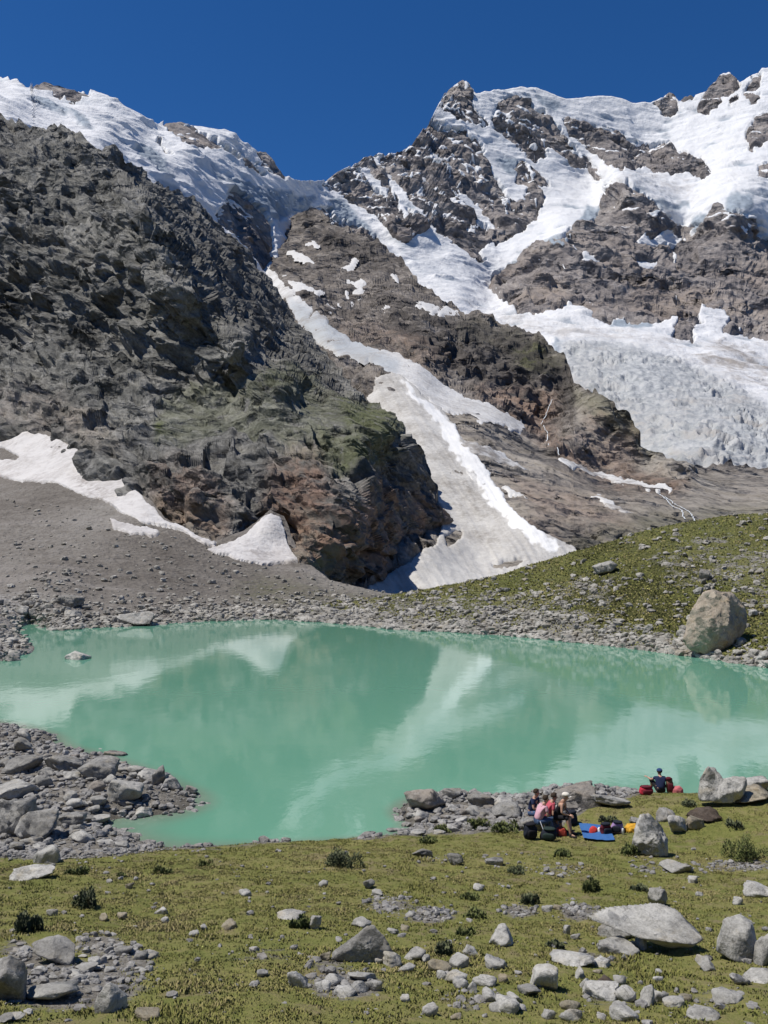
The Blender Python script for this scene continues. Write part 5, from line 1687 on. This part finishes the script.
def tube(pts, r, n=7):
    pts = np.array(pts, float)
    rs = np.full(len(pts), r) if np.isscalar(r) else np.array(r)
    V = []
    for i, p in enumerate(pts):
        t = pts[min(i + 1, len(pts) - 1)] - pts[max(i - 1, 0)]
        t /= np.linalg.norm(t) + 1e-9
        u = np.cross(t, [0, 0, 1.] if abs(t[2]) < .9 else [1., 0, 0]); u /= np.linalg.norm(u); w_ = np.cross(t, u)
        for k in range(n):
            a = 2 * math.pi * k / n
            V.append(p + rs[i] * (math.cos(a) * u + math.sin(a) * w_))
    Fq = []
    for i in range(len(pts) - 1):
        for k in range(n):
            a, b_ = i * n + k, i * n + (k + 1) % n
            Fq += [[a, b_, b_ + n], [a, b_ + n, a + n]]
    m = len(V)
    V += [pts[0], pts[-1]]
    for k in range(n):
        Fq += [[m, (k + 1) % n, k], [m + 1, (len(pts) - 1) * n + k, (len(pts) - 1) * n + (k + 1) % n]]
    return np.array(V), np.array(Fq)


M_SKIN = mat_plain('skin', (.50, .30, .21), .55, .35, .08)
M_EYE = mat_plain('eye', (.03, .025, .02), .2, .5)
M_MOUTH = mat_plain('lips', (.36, .14, .12), .5)
CLOTH = {}


def cloth(name, col):
    if name not in CLOTH:
        CLOTH[name] = mat_plain(name, col, .85, .15, .25, 14)
    return CLOTH[name]


def seg(a, b, f):
    return tuple(a[i] + (b[i] - a[i]) * f for i in range(3))


def hand(wrist, direction, side, palm_dir):
    """palm, four unequal bent fingers and a thumb, as one set of shells"""
    w_ = np.array(wrist); d = np.array(direction, float); d /= np.linalg.norm(d)
    p = np.array(palm_dir, float); p -= d * p.dot(d); p /= np.linalg.norm(p) + 1e-9
    s_ = np.cross(d, p) * side
    out = [ell(w_ + d * .045, (.040, .016, .052), d)]
    for k, (o_, L) in enumerate(((.030, .070), (.010, .080), (-.010, .075), (-.029, .058))):
        b_ = w_ + d * .088 + s_ * o_
        m_ = b_ + d * L * .5 + p * L * .12
        e_ = m_ + d * L * .35 + p * L * .40
        out.append(ell((b_ + m_) / 2, (.0092, .0092, L * .33), m_ - b_, 1))
        out.append(ell((m_ + e_) / 2, (.0082, .0082, L * .33), e_ - m_, 1))
    b_ = w_ + d * .03 + s_ * .034
    m_ = b_ + d * .030 + s_ * .022 + p * .012
    e_ = m_ + d * .030 + p * .010
    out.append(ell((b_ + m_) / 2, (.0115, .0115, .026), m_ - b_, 1)); out.append(ell((m_ + e_) / 2, (.0095, .0095, .021), e_ - m_, 1))
    return out


def person(base, face, label, J, colours, short_sleeve=True, sleeveless=False, bare_shin=0.5, hat=None, hair=(.05, .035, .025), long_hair=False, scale=1.0, look=(0, 1, -.15)):
    """J: joints in metres, y ahead, z up, origin on the ground under the pelvis"""
    root = bpy.data.objects.new('person', None)
    COL.objects.link(root)
    root.location = base
    root.rotation_euler = (0, 0, math.atan2(-face[0], face[1]))
    root.scale = (scale,) * 3
    root.empty_display_size = .2
    tag(root, label, 'person')
    pel, chest, neck, head = J['pelvis'], J['chest'], J['neck'], J['head']
    waist = seg(pel, chest, .5)
    top = tuple(head[i] + v for i, v in enumerate((0, -.005, .085)))
    jaw = tuple(head[i] + v for i, v in enumerate((0, .022, -.075)))
    V = [(*pel, (.155, .115)), (*waist, (.135, .10)), (*chest, (.155, .112)), (*neck, .058), (*jaw, (.066, .07)), (*head, (.083, .10)), (*top, (.062, .075))]
    E = [(0, 1), (1, 2), (2, 3), (3, 4), (4, 5), (5, 6)]
    T = [(*pel, (.178, .138)), (*waist, (.165, .13)), (*seg(waist, chest, .99), (.19, .145)), (*seg(chest, neck, .62), (.112, .098))]
    TE = [(0, 1), (1, 2), (2, 3)]
    L = [(*seg(pel, chest, .22), (.168, .13)), (*pel, (.172, .135))]
    LE = [(0, 1)]
    hands = []
    for sd_, k in ((1, 'r'), (-1, 'l')):
        sh = (sd_ * .175, neck[1] - .005 + J.get('sh_y_' + k, 0), neck[2] - .075)
        el, wr = J['elbow_' + k], J['wrist_' + k]
        n_ = len(V)
        V += [(*sh, .056), (*seg(sh, el, .5), .047), (*el, .040), (*seg(el, wr, .45), .038), (*wr, .026)]
        E += [(2, n_), (n_, n_ + 1), (n_ + 1, n_ + 2), (n_ + 2, n_ + 3), (n_ + 3, n_ + 4)]
        hands += hand(wr, np.array(wr) - np.array(el), -sd_, (0, .3, -1))
        if sleeveless:
            n_ = len(T)
            T += [(*seg(T[2][:3], sh, .72), .085)]
            TE += [(2, n_)]
        else:
            n_ = len(T)
            f = .62 if short_sleeve else 1.0
            T += [(*sh, .072), (*seg(sh, el, f), .060)]
            TE += [(2, n_), (n_, n_ + 1)]
            if not short_sleeve:
                T += [(*seg(el, wr, .9), .040)]; TE += [(n_ + 1, n_ + 2)]
        hip = (sd_ * .092, pel[1] + .02, pel[2] - .02)
        kn, an, toe = J['knee_' + k], J['ankle_' + k], J['toe_' + k]
        n_ = len(V)
        V += [(*hip, .085), (*seg(hip, kn, .5), .074), (*kn, .056), (*seg(kn, an, .35), .054), (*an, .036), (*toe, .030)]
        E += [(0, n_)] + [(n_ + i_, n_ + i_ + 1) for i_ in range(5)]
        n_ = len(L)
        L += [(*hip, .105), (*seg(hip, kn, .5), .093), (*kn, .074)]
        LE += [(1, n_), (n_, n_ + 1), (n_ + 1, n_ + 2)]
        if bare_shin < 1:
            L += [(*seg(kn, an, .9 * (1 - bare_shin) + .05), .062)]; LE += [(n_ + 2, n_ + 3)]
        a_ = np.array(an); t_ = np.array(toe)
        dirn = t_ - a_; dirn[2] = 0; dirn /= np.linalg.norm(dirn)
        c_ = a_ + dirn * .075; c_[2] = min(a_[2], t_[2]) - .005
        Vs, Fs = join([ell(c_, (.048, .042, .138), dirn, 2, .8), ell(a_ + [0, 0, -.01], (.052, .052, .065), None, 2)])
        np_mesh('shoe', Vs, Fs, cloth('shoe_leather', (.045, .04, .038)), parent=root)
    body = skin_mesh('body', V, E, M_SKIN)
    B = mesh_arrays(body)
    lk = np.array(look, float); lk /= np.linalg.norm(lk)
    sx = np.cross(lk, [0, 0, 1.]); sx /= np.linalg.norm(sx); up = np.cross(sx, lk)
    hd = np.array(head)
    parts = [B] + hands + [ell(hd + lk * .105 - up * .02, (.014, .016, .022), up, 1)]
    for q in (1, -1):
        parts.append(ell(hd + sx * q * .088 - up * .01, (.012, .022, .032), None, 1))
    Vb, Fb = join(parts)
    bpy.data.meshes.remove(body)
    np_mesh('body', Vb, Fb, M_SKIN, parent=root)
    for q in (1, -1):
        np_mesh('eye', *ell(hd + lk * .088 + sx * q * .033 + up * .006, (.012, .008, .007), None, 1), M_EYE, parent=root)
    np_mesh('mouth', *ell(hd + lk * .092 - up * .058, (.022, .010, .006), None, 1), M_MOUTH, parent=root)
    for nm, vv, ee, mt in (('shirt', T, TE, colours[0]), ('trousers', L, LE, colours[1])):
        me = skin_mesh(nm, vv, ee, mt, levels=2)
        o = bpy.data.objects.new(nm, me); COL.objects.link(o); o.parent = root
    # hair: a cap over the crown and the back of the head
    d, Fc = ICO[3]
    Vh = d * np.array([.101, .118, .112])
    f_ = d @ np.array([0, lk[1], 0]) if False else (d @ lk)
    cut = (f_ > .30) & (d[:, 2] < .62) | (d[:, 2] < (-.55 if long_hair else -.30))
    Vh = Vh * np.where(cut, .72, 1.0)[:, None] * (1 + .05 * fbm(d * 6 + 3, 2))[:, None]
    np_mesh('hair', Vh + hd + [0, -.008, .014], Fc, cloth('hair_%02d' % int(hair[0] * 100), hair), parent=root)
    if hat is not None:
        Vh = d * np.array([.112, .128, .088]); Vh[:, 2] = np.maximum(Vh[:, 2], -.01)
        np_mesh('hat', *join([(Vh + hd + [0, 0, .045], Fc), ell(hd + lk * .13 + [0, 0, .045], (.085, .075, .008), None, 2)]), hat, parent=root)
    return root


def seated(h, lean=.12, hands_fwd=.34, spread=.13, knee_y=.42, foot_y=.48, hand_z=.18, turn=0.0):
    return dict(pelvis=(0, 0, h), chest=(0, lean, h + .34), neck=(0, lean * 1.55, h + .53), head=(0, lean * 1.9 + .02, h + .68),
                elbow_r=(.24, lean + .10, h + .20), elbow_l=(-.24, lean + .10, h + .20), wrist_r=(.06, hands_fwd, h + hand_z), wrist_l=(-.06, hands_fwd + .02, h + hand_z),
                knee_r=(spread, knee_y, h + .04), knee_l=(-spread, knee_y - .03, h + .04), ankle_r=(spread, foot_y, .09), ankle_l=(-spread, foot_y - .06, .09), toe_r=(spread + .02, foot_y + .16, .04), toe_l=(-spread - .02, foot_y + .10, .04))


NAVY = cloth('navy_cotton', (.025, .035, .085)); PINK = cloth('pale_pink_cotton', (.62, .36, .42)); RED = cloth('rose_red_cotton', (.50, .10, .13))
BLACK = cloth('black_fabric', (.018, .018, .022)); JEAN = cloth('blue_denim', (.07, .11, .20)); CREAM = cloth('cream_hat', (.70, .66, .58)); DKBLUE = cloth('dark_blue_cap', (.03, .06, .15))


def seat_base(px, py):
    return hit(px, py)


b1 = seat_base(531, 826); b2 = seat_base(537, 835); b3 = seat_base(546, 832); b4 = seat_base(556, 834)
GS = .93
person(b1, (.75, -.5), 'person in a navy top with dark hair, rearmost of the seated group', seated(.46, .10), (NAVY, JEAN), look=(-.25, 1, -.2), scale=GS)
person(b2, (.85, .25), 'person in a pale pink shirt and jeans, nearest on the left of the group', seated(.44, .16), (PINK, JEAN), bare_shin=.0, look=(.1, 1, -.2), scale=GS)
J3 = seated(.46, .14); J3['wrist_r'] = (.16, .36, .62); J3['elbow_r'] = (.25, .16, .60)
person(b3, (.92, .1), 'person in a rose red top in the middle of the seated group', J3, (RED, JEAN), look=(0, 1, -.25), scale=GS)
J4 = seated(.56, .16, hands_fwd=.44, spread=.15, knee_y=.40, foot_y=.52, hand_z=.10)
person(b4, (.85, -.42), 'man in a black tank top and cream cap with hands clasped, right of the group', J4, (BLACK, BLACK), sleeveless=True, hat=CREAM, hair=(.42, .36, .28), bare_shin=.85, look=(0, 1, -.35), scale=GS)
b5 = hit(661, 793)
J5 = dict(pelvis=(0, 0, .12), chest=(0, .10, .44), neck=(0, .15, .62), head=(0, .20, .76), elbow_r=(.25, .20, .40), elbow_l=(-.31, .24, .45), wrist_r=(.20, .42, .46), wrist_l=(-.42, .40, .50),
          knee_r=(.20, .44, .44), knee_l=(-.28, .42, .44), ankle_r=(.15, .66, .09), ankle_l=(-.20, .64, .09), toe_r=(.16, .84, .05), toe_l=(-.21, .82, .05))
person(b5, (.05, 1), 'lone person in navy seen from behind, sitting at the grassy lake edge', J5, (NAVY, BLACK), hat=DKBLUE, look=(0, 1, -.05), scale=.92)
# the rocks they sit on
put_rock(533, 833, 24, 15, 'grey rock that the navy and pale pink hikers sit on', None, M_GREY, seed=401, rot=0, sink=.25)
put_rock(551, 833, 24, 15, 'grey rock under the man in the black tank top', None, M_GREY, seed=402, rot=0, sink=.25)


def fab(col, name):
    return cloth(name, col)


def backpack(px, py, w_, h_, label, col, trim, rz=0.0, lie=0.0, tilt=0.0):
    b = hit(px, py)
    s_ = b.y / F
    W, H = w_ * s_, h_ * s_
    D = W * .62
    root = bpy.data.objects.new('backpack', None)
    COL.objects.link(root)
    root.location = (b.x, b.y + D * .3, b.z + (D * .5 if lie else 0))
    root.rotation_euler = (lie, tilt, rz)
    root.empty_display_size = .15
    tag(root, label, 'backpack')
    V, Fc = ell((0, 0, H * .42), (W / 2, D / 2, H * .44), None, 4, .74)
    V[:, :2] *= (1 - .18 * np.clip(V[:, 2:] / H, 0, 1))
    V += .05 * fbm(V * 6 + px, 3)[:, None] * np.array([1, 1, .6])
    V[:, 0] += .12 * V[:, 2] * math.sin(px)
    np_mesh('pack_body', V, Fc, col, parent=root)
    np_mesh('lid', *ell((.11 * H * math.sin(px), -.02, H * .86), (W * .36, D * .44, H * .11), None, 3, .85), trim, parent=root)
    np_mesh('front_pocket', *ell((0, -D * .46, H * .36), (W * .34, D * .16, H * .24), None, 3, .65), trim, parent=root)
    for q in (-1, 1):
        np_mesh('shoulder_strap', *tube([(q * W * .2, D * .42, H * .85), (q * W * .24, D * .66, H * .7), (q * W * .26, D * .62, H * .35), (q * W * .24, D * .42, H * .12)], .018), BLACK, parent=root)
    return root


NV = fab((.02, .024, .035), 'dark_nylon'); RN = fab((.42, .03, .05), 'red_nylon'); DR = fab((.12, .02, .03), 'dark_red_nylon'); PU = fab((.33, .22, .42), 'purple_nylon'); GN = fab((.025, .04, .035), 'dark_green_nylon'); BR = fab((.20, .10, .07), 'brown_nylon')
backpack(531, 840, 15, 17, 'black backpack standing at the feet of the pale pink shirted hiker', NV, BLACK, rz=.3)
backpack(549, 841, 17, 13, 'wide black backpack in front of the seated hikers, right of the poles', NV, GN, rz=-.2)
backpack(572, 826, 13, 15, 'dark green backpack standing right of the man in the tank top', GN, NV, rz=.5)
backpack(607, 836, 13, 13, 'dark red and black backpack on the blue picnic blanket', DR, NV, rz=.2)
backpack(617, 834, 13, 13, 'pale purple backpack at the right end of the blue picnic blanket', PU, NV, rz=-.3)
backpack(647, 795, 15, 9, 'bright red backpack in the grass left of the lone sitter', RN, DR, rz=.1)
backpack(671, 793, 8, 16, 'upright reddish brown backpack right of the lone sitter', BR, DR, rz=-.2)


def lump(px, py, w_, h_, name, label, cat, mat, fold=.10, rz=0.0):
    """soft cloth thing: crumpled, flat underneath"""
    b = hit(px, py)
    s_ = b.y / F
    d, Fc = ICO[4]
    W, H = w_ * s_ / 2, h_ * s_ * .8
    V = np.sign(d) * np.abs(d) ** .75 * np.array([W, W * .75, H])
    V *= (1 + fold * 1.6 * fbm(d * 2.2 + px, 4) + fold * ridged(d * 3.3 + px, 3) * 1.2 - fold * .5)[:, None]
    V[:, 2] = np.maximum(V[:, 2], 0) + .004
    o = np_mesh(name, V, Fc, mat)
    o.location = (b.x, b.y + W * .4, float(gz(b.x, b.y + W * .4)))
    o.rotation_euler = (0, 0, rz)
    tag(o, label, cat)
    return o


lump(594, 835, 9, 9, 'bag', 'small bright red bag on the blue picnic blanket', 'bag', fab((.55, .05, .04), 'scarlet_nylon'), .08)
lump(600, 834, 5, 7, 'cloth', 'white cloth between the two red bags on the blue blanket', 'cloth', fab((.75, .74, .72), 'white_cotton'), .15)
lump(562, 836, 10, 10, 'bag', 'small red bag in the grass at the feet of the seated man', 'bag', fab((.42, .07, .05), 'brick_red_nylon'), .10)
lump(633, 832, 15, 8, 'jacket', 'yellow orange jacket lying behind the tall white boulder', 'jacket', fab((.62, .34, .04), 'yellow_nylon'), .22)
lump(639, 831, 6, 6, 'bag', 'little black pouch on the yellow orange jacket', 'bag', BLACK, .1)
lump(678, 793, 11, 8, 'bag', 'coral pink bag lying right of the lone sitter', 'bag', fab((.55, .16, .17), 'coral_nylon'), .10)
lump(685, 793, 8, 8, 'cloth', 'white cloth in the grass at the far right of the sitter', 'cloth', fab((.75, .76, .76), 'white_linen'), .2)
lump(689, 792, 6, 6, 'bag', 'small teal bag beside the white cloth at the lake edge', 'bag', fab((.05, .22, .22), 'teal_nylon'), .12)
# water bottle
b = hit(623, 835)
V1 = tube([(0, 0, 0), (0, 0, .16), (0, 0, .19), (0, 0, .20)], [.036, .036, .028, .018], 12)
bt = bpy.data.objects.new('water_bottle', None); COL.objects.link(bt); bt.location = b; bt.empty_display_size = .05
tag(bt, 'small white water bottle standing beside the purple backpack', 'bottle')
np_mesh('bottle_body', *V1, fab((.72, .74, .76), 'white_plastic'), parent=bt)
np_mesh('cap', *tube([(0, 0, .198), (0, 0, .228)], .02, 12), DKBLUE, parent=bt)
# picnic blanket
cs = [np.array(hit(x, y)) for x, y in ((579, 826), (584, 841), (615, 842), (608, 828))]
n = 26
uu, vv = np.meshgrid(np.linspace(0, 1, n), np.linspace(0, 1, n))
Pm = (cs[0] * ((1 - uu) * (1 - vv))[..., None] + cs[1] * ((1 - uu) * vv)[..., None] + cs[2] * (uu * vv)[..., None] + cs[3] * (uu * (1 - vv))[..., None])
Pm[..., 2] = gz(Pm[..., 0], Pm[..., 1]) + .075 + .05 * fbm(Pm / .35, 3)
bl = np_mesh('blanket', Pm, grid_faces(n, n), fab((.045, .13, .33), 'blue_fleece'))
tag(bl, 'rumpled blue picnic blanket spread on the grass', 'blanket')


def pole(p0, p1, label):
    root = bpy.data.objects.new('trekking_pole', None); COL.objects.link(root); root.location = p0; root.empty_display_size = .1
    tag(root, label, 'trekking pole')
    d = np.array(p1) - np.array(p0)
    np_mesh('shaft', *tube([d * 0, d * .5, d * .88], [.007, .009, .011]), fab((.45, .46, .48), 'brushed_metal'), parent=root)
    np_mesh('grip', *tube([d * .87, d * .94, d], [.016, .018, .020], 8), BLACK, parent=root)
    np_mesh('basket', *tube([d * .05, d * .062], .04, 10), BLACK, parent=root)


a = hit(547, 840); e = hit(539, 836)
pole(a, (e.x, e.y + .15, e.z + .55), 'light grey trekking pole leaning diagonally in front of the black backpack')
a = hit(523, 831)
pole(a, (a.x + .03, a.y + .12, a.z + .62), 'upright dark trekking pole at the left edge of the hikers')

# ------------------------------------------------------------------ daylight
SUN = Vector((-0.45, -0.05, 0.89)).normalized()
sd = bpy.data.lights.new('sun', 'SUN')
sd.energy = 4.6
sd.angle = math.radians(.53)
sd.color = (1.0, .95, .875)
so = bpy.data.objects.new('sun', sd)
COL.objects.link(so)
so.rotation_euler = SUN.to_track_quat('Z', 'Y').to_euler()
so.location = (-60, -10, 80)
w = bpy.data.worlds.new('World')
scene.world = w
w.use_nodes = True
wt = w.node_tree
bg = wt.nodes['Background']
skyn = wt.nodes.new('ShaderNodeTexSky')
skyn.sky_type = 'NISHITA'
skyn.sun_disc = False
skyn.sun_elevation = math.asin(SUN.z)
skyn.sun_rotation = math.atan2(SUN.x, SUN.y)
skyn.altitude = 2300
skyn.air_density = 1.0
skyn.dust_density = .25
skyn.ozone_density = 6.0
hs = wt.nodes.new('ShaderNodeHueSaturation')      # clear mountain air: deep saturated blue
hs.inputs['Saturation'].default_value = 1.24
hs.inputs['Value'].default_value = .96
hs.inputs['Hue'].default_value = .506
wt.links.new(skyn.outputs[0], hs.inputs['Color'])
wt.links.new(hs.outputs[0], bg.inputs[0])
bg.inputs[1].default_value = .10
scene.view_settings.view_transform = 'Standard'
scene.view_settings.look = 'None'
scene.view_settings.exposure = 0
